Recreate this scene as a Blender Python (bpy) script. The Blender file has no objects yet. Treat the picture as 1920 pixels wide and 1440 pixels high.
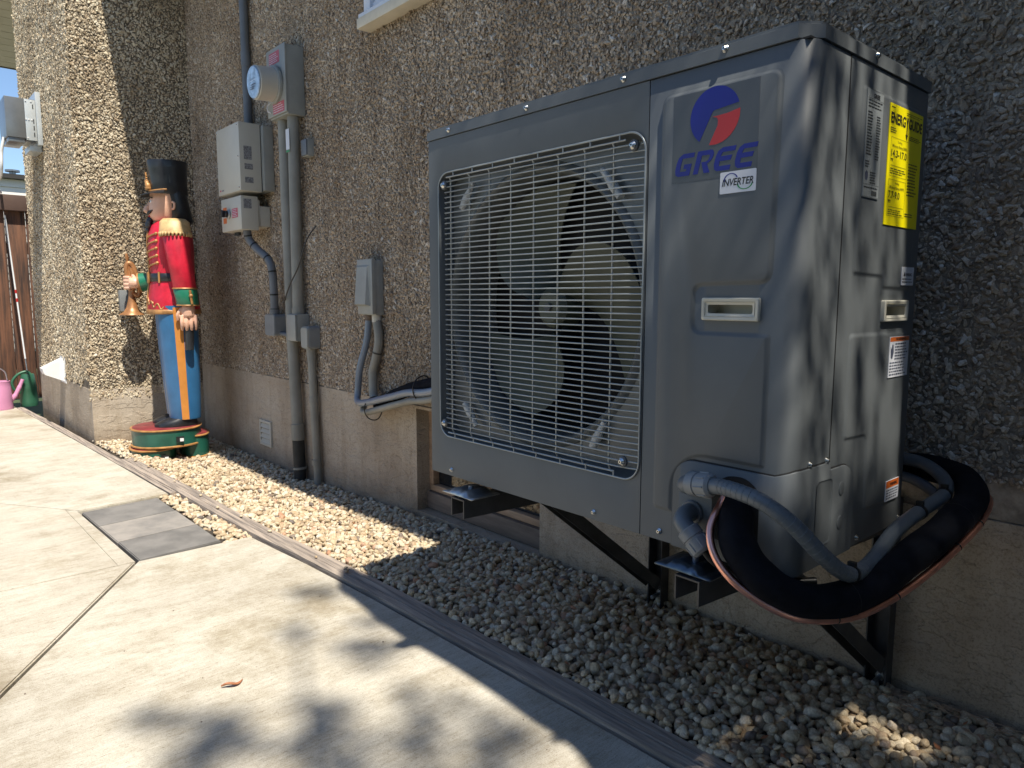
import bpy, bmesh, math, random
import numpy as np
from mathutils import Vector, Matrix, noise as mnoise
R = math.radians
rng = np.random.default_rng(7)
random.seed(7)
scene = bpy.context.scene
COL = scene.collection

# ------------------------------------------------------------------ camera, sky, sun, exposure
GZ = -0.485                      # level of the concrete (z = 0 is the underside of the heat pump)
cam = bpy.data.objects.new('camera', bpy.data.cameras.new('camera'))
COL.objects.link(cam)
cam.data.lens = 25.12; cam.data.sensor_width = 36; cam.data.clip_start = 0.05; cam.data.clip_end = 1500
cam.matrix_world = Matrix(((0.663415, -0.090442, 0.742765, 0.506885), (0.748249, 0.07778, -0.658842, -1.014796),
                           (0.001815, 0.99286, 0.119274, 0.427743), (0, 0, 0, 1)))
scene.camera = cam
SUN = Vector((0.5, -0.115, 1.0)).normalized()      # towards the sun
world = bpy.data.worlds.new('World'); scene.world = world; world.use_nodes = True
wn = world.node_tree; wn.nodes.clear()
sky = wn.nodes.new('ShaderNodeTexSky'); sky.sky_type = 'NISHITA'; sky.sun_disc = False
sky.sun_elevation = math.asin(SUN.z); sky.sun_rotation = math.atan2(SUN.x, SUN.y)
sky.air_density = 1.0; sky.dust_density = 0.1; sky.ozone_density = 3.5; sky.altitude = 600
wbg = wn.nodes.new('ShaderNodeBackground'); wbg.inputs[1].default_value = 0.112
wo = wn.nodes.new('ShaderNodeOutputWorld')
wn.links.new(sky.outputs[0], wbg.inputs[0]); wn.links.new(wbg.outputs[0], wo.inputs[0])
sl = bpy.data.lights.new('sun', 'SUN'); sl.energy = 5.0; sl.angle = R(0.53); sl.color = (1.0, 0.93, 0.80)
so = bpy.data.objects.new('sun', sl); COL.objects.link(so)
so.rotation_euler = SUN.to_track_quat('Z', 'Y').to_euler(); so.location = (3, -2, 6)
scene.view_settings.view_transform = 'Standard'; scene.view_settings.look = 'None'
scene.view_settings.gamma = 1; scene.view_settings.use_curve_mapping = False
scene.view_settings.exposure = 0.62

# ------------------------------------------------------------------ materials
def nd(nt, t, **k):
    n = nt.nodes.new(t)
    for a, v in k.items(): setattr(n, a, v)
    return n
def mat(name, col, rough=0.6, metal=0.0, var=0.0, scale=20.0, bump=0.0, bscale=None, coat=0.0, stretch=(1, 1, 1), col2=None, detail=4, spec=0.5):
    """plain surface with optional noise variation of colour (var or towards col2) and fine relief"""
    m = bpy.data.materials.new(name); m.use_nodes = True; nt = m.node_tree
    b = nt.nodes['Principled BSDF']
    b.inputs['Base Color'].default_value = (*col, 1); b.inputs['Roughness'].default_value = rough
    b.inputs['Metallic'].default_value = metal; b.inputs['Coat Weight'].default_value = coat
    b.inputs['Specular IOR Level'].default_value = spec
    if var or bump or col2:
        tc = nd(nt, 'ShaderNodeTexCoord'); mp = nd(nt, 'ShaderNodeMapping'); mp.inputs['Scale'].default_value = stretch
        nt.links.new(tc.outputs['Object'], mp.inputs[0])
        n = nd(nt, 'ShaderNodeTexNoise'); n.inputs['Scale'].default_value = scale; n.inputs['Detail'].default_value = detail
        n.inputs['Roughness'].default_value = 0.6
        nt.links.new(mp.outputs[0], n.inputs['Vector'])
        if var or col2:
            cr = nd(nt, 'ShaderNodeValToRGB')
            lo = col2 if col2 else tuple(c * (1 - var) for c in col); hi = col if col2 else tuple(min(1, c * (1 + var)) for c in col)
            cr.color_ramp.elements[0].position = 0.36; cr.color_ramp.elements[1].position = 0.64
            cr.color_ramp.elements[0].color = (*lo, 1); cr.color_ramp.elements[1].color = (*hi, 1)
            nt.links.new(n.outputs[0], cr.inputs[0]); nt.links.new(cr.outputs[0], b.inputs['Base Color'])
        if bump:
            n2 = nd(nt, 'ShaderNodeTexNoise'); n2.inputs['Scale'].default_value = bscale or scale * 4; n2.inputs['Detail'].default_value = 5
            nt.links.new(mp.outputs[0], n2.inputs['Vector'])
            bp = nd(nt, 'ShaderNodeBump'); bp.inputs['Strength'].default_value = 1; bp.inputs['Distance'].default_value = bump
            nt.links.new(n2.outputs[0], bp.inputs['Height']); nt.links.new(bp.outputs[0], b.inputs['Normal'])
    return m
def lin(h):
    c = [int(h[i:i + 2], 16) / 255 for i in (0, 2, 4)]
    return tuple(x / 12.92 if x <= 0.04045 else ((x + 0.055) / 1.055) ** 2.4 for x in c)

M = {}
M['body'] = mat('grey_paint', (0.104, 0.115, 0.123), 0.52, var=0.06, scale=6, bump=0.00006, bscale=260)
M['body_in'] = mat('inner_metal', (0.10, 0.105, 0.11), 0.5, var=0.15, scale=9)
M['lip'] = mat('bare_metal', (0.62, 0.62, 0.6), 0.35, 0.9, var=0.1, scale=20)
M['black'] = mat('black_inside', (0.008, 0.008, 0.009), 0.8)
M['fan'] = mat('fan_plastic', (0.080, 0.088, 0.062), 0.5, var=0.12, scale=7)
M['wire'] = mat('coated_wire', (0.30, 0.33, 0.345), 0.3, 0.3, var=0.1, scale=8)
M['screw'] = mat('zinc_screw', (0.6, 0.6, 0.58), 0.25, 1.0)
M['screw_hole'] = mat('screw_recess', (0.03, 0.03, 0.03), 0.6)
M['handle'] = mat('ivory_plastic', (0.56, 0.54, 0.46), 0.42, var=0.04, scale=14)
M['clip'] = mat('white_clip', (0.62, 0.63, 0.62), 0.4)
M['logo_bg'] = mat('sticker_grey', (0.070, 0.074, 0.078), 0.3)
M['blue'] = mat('print_blue', (0.004, 0.006, 0.20), 0.35)
M['red'] = mat('print_red', (0.42, 0.02, 0.018), 0.35)
M['white_st'] = mat('white_sticker', (0.62, 0.64, 0.70), 0.35)
M['green'] = mat('print_green', (0.03, 0.25, 0.08), 0.4)
M['ink'] = mat('print_black', (0.012, 0.012, 0.014), 0.4)
M['inkb'] = mat('print_slate', (0.06, 0.07, 0.11), 0.4)
M['yellow'] = mat('yellow_label', (0.86, 0.74, 0.0), 0.4, var=0.03, scale=10)
M['orange'] = mat('orange_label', (0.60, 0.13, 0.02), 0.4)
M['spec'] = mat('grey_label', (0.22, 0.24, 0.25), 0.35)
M['bracket'] = mat('bracket_steel', (0.055, 0.055, 0.058), 0.45, 0.3, var=0.25, scale=15, bump=0.0002)
M['galv'] = mat('galvanised', (0.42, 0.43, 0.44), 0.35, 0.85, var=0.18, scale=30)
M['foam'] = mat('black_foam', (0.006, 0.007, 0.011), 0.85, var=0.3, scale=40, bump=0.0012, bscale=26, spec=0.15)
M['copper'] = mat('copper', (0.84, 0.42, 0.33), 0.28, 1.0, var=0.14, scale=22)
M['pvc'] = mat('grey_pvc', (0.11, 0.13, 0.15), 0.36, var=0.08, scale=14)
M['pvc_lt'] = mat('light_grey_pvc', (0.22, 0.235, 0.25), 0.35, var=0.06, scale=14)
M['tie'] = mat('cable_tie', (0.01, 0.01, 0.01), 0.4)
M['conduit'] = mat('weathered_pvc', (0.23, 0.225, 0.20), 0.5, var=0.12, scale=7)
M['conduit_d'] = mat('blue_grey_pvc', (0.125, 0.135, 0.15), 0.45, var=0.12, scale=9)
M['dark_tape'] = mat('dark_tape', (0.022, 0.022, 0.020), 0.7, var=0.3, scale=20)
M['beige'] = mat('beige_enamel', (0.50, 0.48, 0.42), 0.4, var=0.04, scale=5)
M['grey_box'] = mat('grey_box', (0.29, 0.30, 0.285), 0.42, var=0.08, scale=9)
M['grey_box2'] = mat('grey_box_bluish', (0.20, 0.215, 0.225), 0.45, var=0.1, scale=9)
M['glass_m'] = mat('meter_glass', (0.30, 0.42, 0.58), 0.12, var=0.35, scale=30, coat=0.6)
M['can'] = mat('meter_can', (0.50, 0.48, 0.43), 0.35)
M['pink_lbl'] = mat('red_label', (0.48, 0.09, 0.13), 0.5)
M['lbl_grey'] = mat('printed_label', (0.20, 0.20, 0.21), 0.5, var=0.5, scale=150)
M['white'] = mat('white_paint', (0.72, 0.73, 0.74), 0.4, var=0.03, scale=8)
M['win_blue'] = mat('window_vinyl', (0.66, 0.70, 0.78), 0.35, var=0.03, scale=6)
M['cream'] = mat('cream_sill', (0.60, 0.55, 0.44), 0.5, var=0.08, scale=12)
M['glass'] = mat('dark_glass', (0.015, 0.017, 0.02), 0.05, coat=0.3)
M['wood_tan'] = mat('raw_wood', (0.38, 0.25, 0.16), 0.6, var=0.2, scale=8, stretch=(1, 8, 8))
M['wood_trim'] = mat('weathered_trim', (0.16, 0.12, 0.095), 0.7, var=0.2, scale=8, stretch=(1, 8, 8))
M['plank'] = mat('cedar_plank', (0.17, 0.075, 0.04), 0.7, col2=(0.04, 0.022, 0.016), scale=5, stretch=(6, 7, 0.5), bump=0.0015, bscale=14)
M['plank_o'] = mat('cedar_edge', (0.42, 0.19, 0.075), 0.7, col2=(0.10, 0.045, 0.025), scale=6, stretch=(6, 9, 0.7))
M['header'] = mat('brown_fascia', (0.10, 0.062, 0.05), 0.55, var=0.1, scale=5)
M['timber'] = mat('grey_timber', (0.42, 0.35, 0.29), 0.8, col2=(0.20, 0.17, 0.15), scale=7, stretch=(0.7, 14, 14), bump=0.0025, bscale=11)
M['dirt'] = mat('dark_soil', (0.05, 0.04, 0.03), 0.95, var=0.4, scale=30)
M['lawn'] = mat('lawn', (0.06, 0.085, 0.03), 0.9, var=0.35, scale=3)
M['soffit'] = mat('tan_soffit', (0.36, 0.33, 0.24), 0.55, var=0.05, scale=6)
M['fascia'] = mat('dark_fascia', (0.04, 0.035, 0.03), 0.5)
M['siding'] = mat('white_siding', (0.66, 0.62, 0.56), 0.5, var=0.03, scale=3)
M['shingle'] = mat('roof_shingle', (0.07, 0.065, 0.06), 0.85, var=0.3, scale=25)
M['paver'] = mat('charcoal_paver', (0.21, 0.20, 0.19), 0.8, col2=(0.14, 0.135, 0.13), scale=9, bump=0.0006, bscale=160)
M['paver_l'] = mat('light_paver', (0.31, 0.285, 0.26), 0.8, col2=(0.20, 0.19, 0.18), scale=9, bump=0.0006, bscale=160)
M['pink'] = mat('pink_plastic', (0.62, 0.27, 0.45), 0.4, var=0.05, scale=9)
M['gcan'] = mat('green_plastic', (0.035, 0.13, 0.075), 0.4, var=0.1, scale=9)
M['s_red'] = mat('red_lacquer', (0.52, 0.012, 0.035), 0.42, var=0.2, scale=14, coat=0.1)
M['s_blue'] = mat('blue_lacquer', (0.028, 0.13, 0.29), 0.32, var=0.12, scale=8, coat=0.3)
M['s_navy'] = mat('navy_lacquer', (0.012, 0.03, 0.06), 0.4)
M['s_black'] = mat('black_lacquer', (0.014, 0.015, 0.018), 0.4, var=0.3, scale=10, coat=0.2)
M['s_gold'] = mat('gold_paint', (0.40, 0.20, 0.07), 0.42, 0.15, var=0.25, scale=25)
M['s_fringe'] = mat('pale_gold_paint', (0.55, 0.37, 0.17), 0.5, var=0.2, scale=30)
M['s_green'] = mat('green_lacquer', (0.012, 0.15, 0.085), 0.35, var=0.15, scale=10, coat=0.3)
M['s_dgreen'] = mat('dark_green_lacquer', (0.012, 0.085, 0.06), 0.35, var=0.2, scale=10, coat=0.3)
M['s_skin'] = mat('painted_skin', (0.70, 0.42, 0.30), 0.4, var=0.08, scale=14)
M['s_orange'] = mat('orange_stripe', (0.55, 0.22, 0.045), 0.4, var=0.1, scale=10)
M['s_brass'] = mat('aged_brass_paint', (0.36, 0.17, 0.07), 0.4, 0.3, var=0.25, scale=20)
M['s_burg'] = mat('burgundy_lacquer', (0.20, 0.03, 0.035), 0.4, var=0.3, scale=12)
M['hoodgrey'] = mat('hood_steel', (0.23, 0.245, 0.26), 0.3, 0.6, var=0.08, scale=9)
M['hoodlight'] = mat('hood_light_steel', (0.56, 0.60, 0.62), 0.3, 0.3, var=0.05, scale=9)
M['bark'] = mat('bark', (0.10, 0.08, 0.06), 0.9, var=0.4, scale=15, bump=0.01, bscale=20)
M['leaf'] = mat('leaf', (0.05, 0.09, 0.025), 0.5, var=0.3, scale=3)
M['dry'] = mat('dry_leaf', (0.32, 0.13, 0.06), 0.7, var=0.3, scale=60)

def ramp(nt, fac, stops):
    cr = nd(nt, 'ShaderNodeValToRGB'); e = cr.color_ramp.elements
    e[0].position, e[0].color = stops[0][0], (*stops[0][1], 1)
    e[1].position, e[1].color = stops[-1][0], (*stops[-1][1], 1)
    for p, c in stops[1:-1]:
        k = e.new(p); k.color = (*c, 1)
    nt.links.new(fac, cr.inputs[0]); return cr.outputs[0]
def mix(nt, a, b, fac, mode='MIX'):
    m = nd(nt, 'ShaderNodeMix', data_type='RGBA', blend_type=mode)
    for s, v in ((m.inputs[6], a), (m.inputs[7], b), (m.inputs[0], fac)):
        if isinstance(v, tuple): s.default_value = (*v, 1)
        elif isinstance(v, (int, float)): s.default_value = v
        else: nt.links.new(v, s)
    return m.outputs[2]
def noise(nt, vec, scale, detail=4, rough=0.6):
    n = nd(nt, 'ShaderNodeTexNoise'); n.inputs['Scale'].default_value = scale
    n.inputs['Detail'].default_value = detail; n.inputs['Roughness'].default_value = rough
    nt.links.new(vec, n.inputs['Vector']); return n.outputs[0]
def mapping(nt, vec, sc):
    mp = nd(nt, 'ShaderNodeMapping'); mp.inputs['Scale'].default_value = sc; nt.links.new(vec, mp.inputs[0]); return mp.outputs[0]
def bumpn(nt, h, dist, prev=None):
    bp = nd(nt, 'ShaderNodeBump'); bp.inputs['Distance'].default_value = dist; bp.inputs['Strength'].default_value = 1
    nt.links.new(h, bp.inputs['Height'])
    if prev is not None: nt.links.new(prev, bp.inputs['Normal'])
    return bp.outputs[0]

def concrete_mat(name, light, dark):
    m = bpy.data.materials.new(name); m.use_nodes = True; nt = m.node_tree; b = nt.nodes['Principled BSDF']
    g = nd(nt, 'ShaderNodeNewGeometry').outputs['Position']
    v = mapping(nt, g, (60, 4, 1)); fine = mapping(nt, g, (170, 22, 1))
    blot = noise(nt, g, 2.6, 5, 0.65); streak = noise(nt, v, 2.2, 6, 0.7); spk = noise(nt, fine, 2.0, 5, 0.75)
    grain = noise(nt, g, 420, 2, 0.7)
    c = ramp(nt, blot, [(0.3, dark), (0.62, light)])
    c = mix(nt, c, (0.84, 0.82, 0.78), ramp(nt, streak, [(0.33, (1, 1, 1)), (0.58, (0.0, 0.0, 0.0))]), 'MULTIPLY')
    c = mix(nt, c, (0.70, 0.66, 0.58), ramp(nt, noise(nt, g, 1.1, 7, 0.72), [(0.36, (1, 1, 1)), (0.47, (0, 0, 0))]), 'MULTIPLY')
    pit = ramp(nt, spk, [(0.34, (1, 1, 1)), (0.42, (0, 0, 0))])
    c = mix(nt, c, (0.40, 0.36, 0.32), pit, 'MULTIPLY')
    st2 = noise(nt, mapping(nt, g, (3.2, 2.0, 1)), 2.6, 8, 0.78)
    c = mix(nt, c, (0.76, 0.73, 0.68), ramp(nt, st2, [(0.36, (1, 1, 1)), (0.55, (0, 0, 0))]), 'MULTIPLY')
    c = mix(nt, c, (0.80, 0.78, 0.75), ramp(nt, grain, [(0.40, (1, 1, 1)), (0.52, (0, 0, 0))]), 'MULTIPLY')
    nt.links.new(c, b.inputs['Base Color']); b.inputs['Roughness'].default_value = 0.85
    nb = bumpn(nt, spk, 0.0022); nb = bumpn(nt, grain, 0.0006, nb)
    nt.links.new(nb, b.inputs['Normal']); return m
M['conc'] = concrete_mat('broomed_concrete', (0.62, 0.585, 0.51), (0.52, 0.485, 0.42))
M['conc2'] = concrete_mat('broomed_concrete_older', (0.60, 0.56, 0.485), (0.49, 0.45, 0.385))

def parge_mat():
    m = bpy.data.materials.new('parged_foundation'); m.use_nodes = True; nt = m.node_tree; b = nt.nodes['Principled BSDF']
    g = nd(nt, 'ShaderNodeNewGeometry').outputs['Position']
    w = noise(nt, g, 3.0, 4, 0.6)
    big = noise(nt, g, 1.7, 4, 0.6)
    c = ramp(nt, big, [(0.3, (0.31, 0.25, 0.19)), (0.5, (0.43, 0.355, 0.275)), (0.7, (0.49, 0.425, 0.345))])
    dn = nd(nt, 'ShaderNodeTexNoise'); dn.inputs['Scale'].default_value = 3.2; dn.inputs['Detail'].default_value = 5
    nt.links.new(g, dn.inputs['Vector'])
    va = nd(nt, 'ShaderNodeVectorMath', operation='MULTIPLY_ADD'); va.inputs[1].default_value = (0.5, 0.5, 0.5)
    nt.links.new(dn.outputs['Color'], va.inputs[0]); nt.links.new(g, va.inputs[2])
    vo = nd(nt, 'ShaderNodeTexVoronoi', feature='DISTANCE_TO_EDGE'); vo.inputs['Scale'].default_value = 5.5
    nt.links.new(va.outputs[0], vo.inputs['Vector'])
    keep = noise(nt, g, 2.4, 2)
    crack = ramp(nt, vo.outputs[0], [(0.0, (1, 1, 1)), (0.012, (0, 0, 0))])
    crack = mix(nt, crack, ramp(nt, keep, [(0.56, (0, 0, 0)), (0.62, (1, 1, 1))]), 1.0, 'MULTIPLY')
    c = mix(nt, c, (0.80, 0.77, 0.74), crack, 'MULTIPLY')
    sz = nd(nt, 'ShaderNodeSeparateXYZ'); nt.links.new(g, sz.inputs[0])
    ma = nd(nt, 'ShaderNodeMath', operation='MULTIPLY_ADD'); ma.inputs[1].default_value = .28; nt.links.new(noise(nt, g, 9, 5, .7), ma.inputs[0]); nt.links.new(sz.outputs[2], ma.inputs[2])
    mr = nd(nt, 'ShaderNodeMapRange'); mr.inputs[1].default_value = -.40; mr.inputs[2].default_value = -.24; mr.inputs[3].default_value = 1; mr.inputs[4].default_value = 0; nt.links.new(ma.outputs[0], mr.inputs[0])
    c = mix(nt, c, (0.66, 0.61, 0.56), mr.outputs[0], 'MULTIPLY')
    st = noise(nt, mapping(nt, g, (9, 9, 1.1)), 1.2, 5, .65)
    c = mix(nt, c, (0.88, 0.86, 0.83), ramp(nt, st, [(0.36, (1, 1, 1)), (0.50, (0, 0, 0))]), 'MULTIPLY')
    grain = noise(nt, g, 240, 3, 0.7)
    c = mix(nt, c, (0.7, 0.68, 0.66), ramp(nt, grain, [(0.38, (1, 1, 1)), (0.5, (0, 0, 0))]), 'MULTIPLY')
    nt.links.new(c, b.inputs['Base Color']); b.inputs['Roughness'].default_value = 0.9
    # trowel ridges: a smooth terrace in places
    v2 = mapping(nt, g, (1.0, 1.0, 2.2))
    rid = noise(nt, v2, 4.0, 6, 0.62)
    ter = ramp(nt, rid, [(0.40, (0, 0, 0)), (0.425, (0.35, 0.35, 0.35)), (0.50, (0.4, 0.4, 0.4)), (0.515, (0.7, 0.7, 0.7)), (0.60, (0.75, 0.75, 0.75)), (0.615, (1, 1, 1))])
    nb = bumpn(nt, ter, 0.006); nb = bumpn(nt, grain, 0.0012, nb)
    inv = nd(nt, 'ShaderNodeMath', operation='SUBTRACT'); inv.inputs[0].default_value = 1; nt.links.new(crack, inv.inputs[1])
    nb = bumpn(nt, inv.outputs[0], 0.0012, nb)
    nt.links.new(nb, b.inputs['Normal']); return m
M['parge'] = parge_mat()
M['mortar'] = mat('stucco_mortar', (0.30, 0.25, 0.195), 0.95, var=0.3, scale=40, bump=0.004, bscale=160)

def stone_mat(name, stops, rough=0.8, drift=1.0):
    m = bpy.data.materials.new(name); m.use_nodes = True; nt = m.node_tree; b = nt.nodes['Principled BSDF']
    at = nd(nt, 'ShaderNodeObjectInfo')
    c = ramp(nt, at.outputs['Random'], stops)
    tc = nd(nt, 'ShaderNodeTexCoord').outputs['Object']
    gp_ = nd(nt, 'ShaderNodeNewGeometry').outputs['Position']
    c = mix(nt, c, tuple(1 - (1 - q) * drift for q in (0.74, 0.70, 0.66)), ramp(nt, noise(nt, gp_, 1.3, 5, 0.65), [(0.40, (1, 1, 1)), (0.58, (0, 0, 0))]), 'MULTIPLY')
    c = mix(nt, c, tuple(1 - (1 - q) * drift for q in (0.80, 0.77, 0.74)), ramp(nt, noise(nt, mapping(nt, gp_, (6, 6, 1.2)), 1.5, 4, 0.6), [(0.36, (1, 1, 1)), (0.50, (0, 0, 0))]), 'MULTIPLY')
    n = noise(nt, tc, 3.0, 5, 0.7)
    c = mix(nt, c, (0.62, 0.58, 0.55), ramp(nt, n, [(0.35, (1, 1, 1)), (0.6, (0, 0, 0))]), 'MULTIPLY')
    nt.links.new(c, b.inputs['Base Color']); b.inputs['Roughness'].default_value = rough
    nt.links.new(bumpn(nt, noise(nt, tc, 9, 4, 0.7), 0.0009), b.inputs['Normal'])
    return m
M['dash'] = stone_mat('dash_pebbles', [(0.0, (0.26, 0.205, 0.16)), (0.10, (0.42, 0.34, 0.26)), (0.35, (0.56, 0.455, 0.34)), (0.65, (0.62, 0.52, 0.40)), (0.88, (0.68, 0.59, 0.475)), (0.96, (0.76, 0.71, 0.63)), (1.0, (0.80, 0.77, 0.71))])
M['dash2'] = stone_mat('chimney_pebbles', [(0.0, (0.40, 0.31, 0.21)), (0.15, (0.58, 0.48, 0.34)), (0.5, (0.70, 0.61, 0.45)), (0.85, (0.76, 0.68, 0.52)), (1.0, (0.80, 0.75, 0.62))])  # lighter copy of the dash; sunlight on the chimney is put into its colour
M['river'] = stone_mat('river_pebbles', [(0.0, (0.15, 0.13, 0.12)), (0.05, (0.34, 0.26, 0.19)), (0.15, (0.48, 0.36, 0.23)), (0.40, (0.57, 0.465, 0.31)), (0.70, (0.65, 0.56, 0.41)), (0.95, (0.70, 0.64, 0.52)), (1.0, (0.50, 0.26, 0.15))], rough=0.65, drift=0.15)

# ------------------------------------------------------------------ object helpers
def tag(o, label=None, cat=None, group=None, kind=None):
    if label: o['label'] = label
    if cat: o['category'] = cat
    if group: o['group'] = group
    if kind: o['kind'] = kind
    return o
def link(name, me, m=None, parent=None, smooth=False):
    o = bpy.data.objects.new(name, me); COL.objects.link(o)
    if m is not None and not me.materials: me.materials.append(m)
    if parent is not None: o.parent = parent; o.matrix_parent_inverse = parent.matrix_world.inverted()
    if smooth:
        for p in me.polygons: p.use_smooth = True
    return o
def fin(name, bm, m, parent=None, smooth=False, normals=True):
    if normals: bmesh.ops.recalc_face_normals(bm, faces=bm.faces)
    me = bpy.data.meshes.new(name); bm.to_mesh(me); bm.free()
    return link(name, me, m, parent, smooth)
def thing(name, label, cat, loc, group=None):
    o = bpy.data.objects.new(name, None); COL.objects.link(o); o.location = loc; o.empty_display_size = 0.05
    bpy.context.view_layer.update()
    return tag(o, label, cat, group)
def autosmooth(o, ang=35):
    me = o.data
    for p in me.polygons: p.use_smooth = True
    bm = bmesh.new(); bm.from_mesh(me)
    for e in bm.edges:
        if len(e.link_faces) == 2 and e.calc_face_angle(0) > R(ang): e.smooth = False
    bm.to_mesh(me); bm.free(); return o
def box_bm(bm, lo, hi, bev=0.0, seg=1):
    b = bmesh.new()
    bmesh.ops.create_cube(b, size=1)
    lo, hi = Vector(lo), Vector(hi)
    for v in b.verts: v.co = Vector((lo[i] + (v.co[i] + 0.5) * (hi[i] - lo[i]) for i in range(3)))
    if bev: bmesh.ops.bevel(b, geom=b.edges[:], offset=bev, segments=seg, profile=0.6, affect='EDGES')
    me = bpy.data.meshes.new('t'); b.to_mesh(me); b.free(); bm.from_mesh(me); bpy.data.meshes.remove(me)
def box(name, lo, hi, m, parent=None, bev=0.0, seg=2):
    bm = bmesh.new(); box_bm(bm, lo, hi, bev, seg)
    o = fin(name, bm, m, parent)
    return autosmooth(o, 40) if bev else o
def catmull(pts, n=8):
    P = [Vector(p) for p in pts]
    if len(P) < 3: return P
    Q = [P[0] * 2 - P[1]] + P + [P[-1] * 2 - P[-2]]; out = []
    for i in range(1, len(Q) - 2):
        a, b, c, d = Q[i - 1:i + 3]
        for k in range(n):
            t = k / n
            out.append(0.5 * ((2 * b) + (c - a) * t + (2 * a - 5 * b + 4 * c - d) * t * t + (3 * b - a - 3 * c + d) * t ** 3))
    out.append(P[-1]); return out
def tube_bm(bm, pts, rad, seg=12, cap=True, closed=False, sc=None):
    """sweep a circle; rad may be a number or a list"""
    P = [Vector(p) for p in pts]; n = len(P); rings = []; prev = None
    for i, p in enumerate(P):
        if closed: t = P[(i + 1) % n] - P[i - 1]
        else: t = (P[min(i + 1, n - 1)] - P[max(i - 1, 0)])
        t.normalize()
        if prev is None:
            up = Vector((0, 0, 1)) if abs(t.z) < 0.9 else Vector((1, 0, 0))
            u = t.cross(up).normalized()
        else:
            u = prev - t * prev.dot(t); u.normalize()
        prev = u; w = t.cross(u)
        r = rad[i] if hasattr(rad, '__len__') else rad
        rings.append([bm.verts.new(p + (u * math.cos(a) + w * math.sin(a)) * r) for a in [2 * math.pi * k / seg for k in range(seg)]])
    for i in range(n if closed else n - 1):
        A, B = rings[i], rings[(i + 1) % n]
        for k in range(seg): bm.faces.new((A[k], A[(k + 1) % seg], B[(k + 1) % seg], B[k]))
    if cap and not closed:
        bm.faces.new(rings[0][::-1]); bm.faces.new(rings[-1])
def tube(name, pts, rad, m, parent=None, seg=12, sm=True, n=8, curve=True, closed=False):
    bm = bmesh.new(); tube_bm(bm, catmull(pts, n) if curve else pts, rad, seg, closed=closed)
    o = fin(name, bm, m, parent); return autosmooth(o, 50) if sm else o
def cyl_bm(bm, a, b, r1, r2=None, seg=20, bev=0.0):
    a, b = Vector(a), Vector(b); r2 = r1 if r2 is None else r2
    if bev:
        d = (b - a).normalized() * bev
        tube_bm(bm, [a, a + d, b - d, b], [max(r1 - bev, 1e-5), r1, r2, max(r2 - bev, 1e-5)], seg)
    else: tube_bm(bm, [a, b], [r1, r2], seg)
def cyl(name, a, b, r1, m, parent=None, r2=None, seg=20, bev=0.0):
    bm = bmesh.new(); cyl_bm(bm, a, b, r1, r2, seg, bev)
    return autosmooth(fin(name, bm, m, parent), 40)
def loft(name, secs, m, parent=None, seg=32, power=2.0, axis='z', smooth=50, caps=True):
    """sections (z, cx, cy, rx, ry) of super-ellipses"""
    bm = bmesh.new(); rings = []
    for (z, cx, cy, rx, ry) in secs:
        ring = []
        for k in range(seg):
            a = 2 * math.pi * k / seg; c, s = math.cos(a), math.sin(a)
            x = cx + rx * math.copysign(abs(c) ** (2 / power), c); y = cy + ry * math.copysign(abs(s) ** (2 / power), s)
            ring.append(bm.verts.new((x, y, z)))
        rings.append(ring)
    for A, B in zip(rings, rings[1:]):
        for k in range(seg): bm.faces.new((A[k], A[(k + 1) % seg], B[(k + 1) % seg], B[k]))
    if caps: bm.faces.new(rings[0]); bm.faces.new(rings[-1])
    return autosmooth(fin(name, bm, m, parent), smooth)
def rrect(x0, z0, x1, z1, r, n=6):
    out = []
    for cx, cz, a0 in ((x1 - r, z1 - r, 0), (x0 + r, z1 - r, 90), (x0 + r, z0 + r, 180), (x1 - r, z0 + r, 270)):
        for k in range(n + 1):
            a = R(a0 + 90 * k / n); out.append((cx + r * math.cos(a), cz + r * math.sin(a)))
    return out
def round_poly(pts, r, n=5):
    out = []; N = len(pts)
    for i in range(N):
        rr = r[i] if hasattr(r, '__len__') else r
        p = Vector(pts[i]).to_2d() if len(pts[i]) > 2 else Vector(pts[i]); a = Vector(pts[i - 1]); c = Vector(pts[(i + 1) % N])
        da = (a - p); dc = (c - p); rr = min(rr, da.length * 0.49, dc.length * 0.49)
        A = p + da.normalized() * rr; C = p + dc.normalized() * rr
        for k in range(n + 1):
            t = k / n; out.append(tuple((1 - t) ** 2 * A + 2 * t * (1 - t) * p + t * t * C))
    return out
FRONT = lambda u, v, d: (u, -d, v)         # plane y = 0 seen from -y ; d = how proud it stands
SIDE = lambda u, v, d: (d, u, v)           # plane x = 0 seen from +x
def plate(name, outline, m, parent, frame, d0, d1, bev=0.0):
    """prism on a panel: outline in panel coordinates, from depth d0 to d1"""
    bm = bmesh.new()
    vs = [bm.verts.new(frame(u, v, d1)) for u, v in outline]; f = bm.faces.new(vs)
    r = bmesh.ops.extrude_face_region(bm, geom=[f])
    new = [g for g in r['geom'] if isinstance(g, bmesh.types.BMVert)]
    off = Vector(frame(0, 0, d0)) - Vector(frame(0, 0, d1))
    for v in new: v.co += off
    if bev:
        es = [e for e in bm.edges if all(any(v2 is v for v2 in vs) for v in e.verts)]
        bmesh.ops.bevel(bm, geom=es, offset=bev, segments=2, affect='EDGES')
    return fin(name, bm, m, parent)
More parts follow.
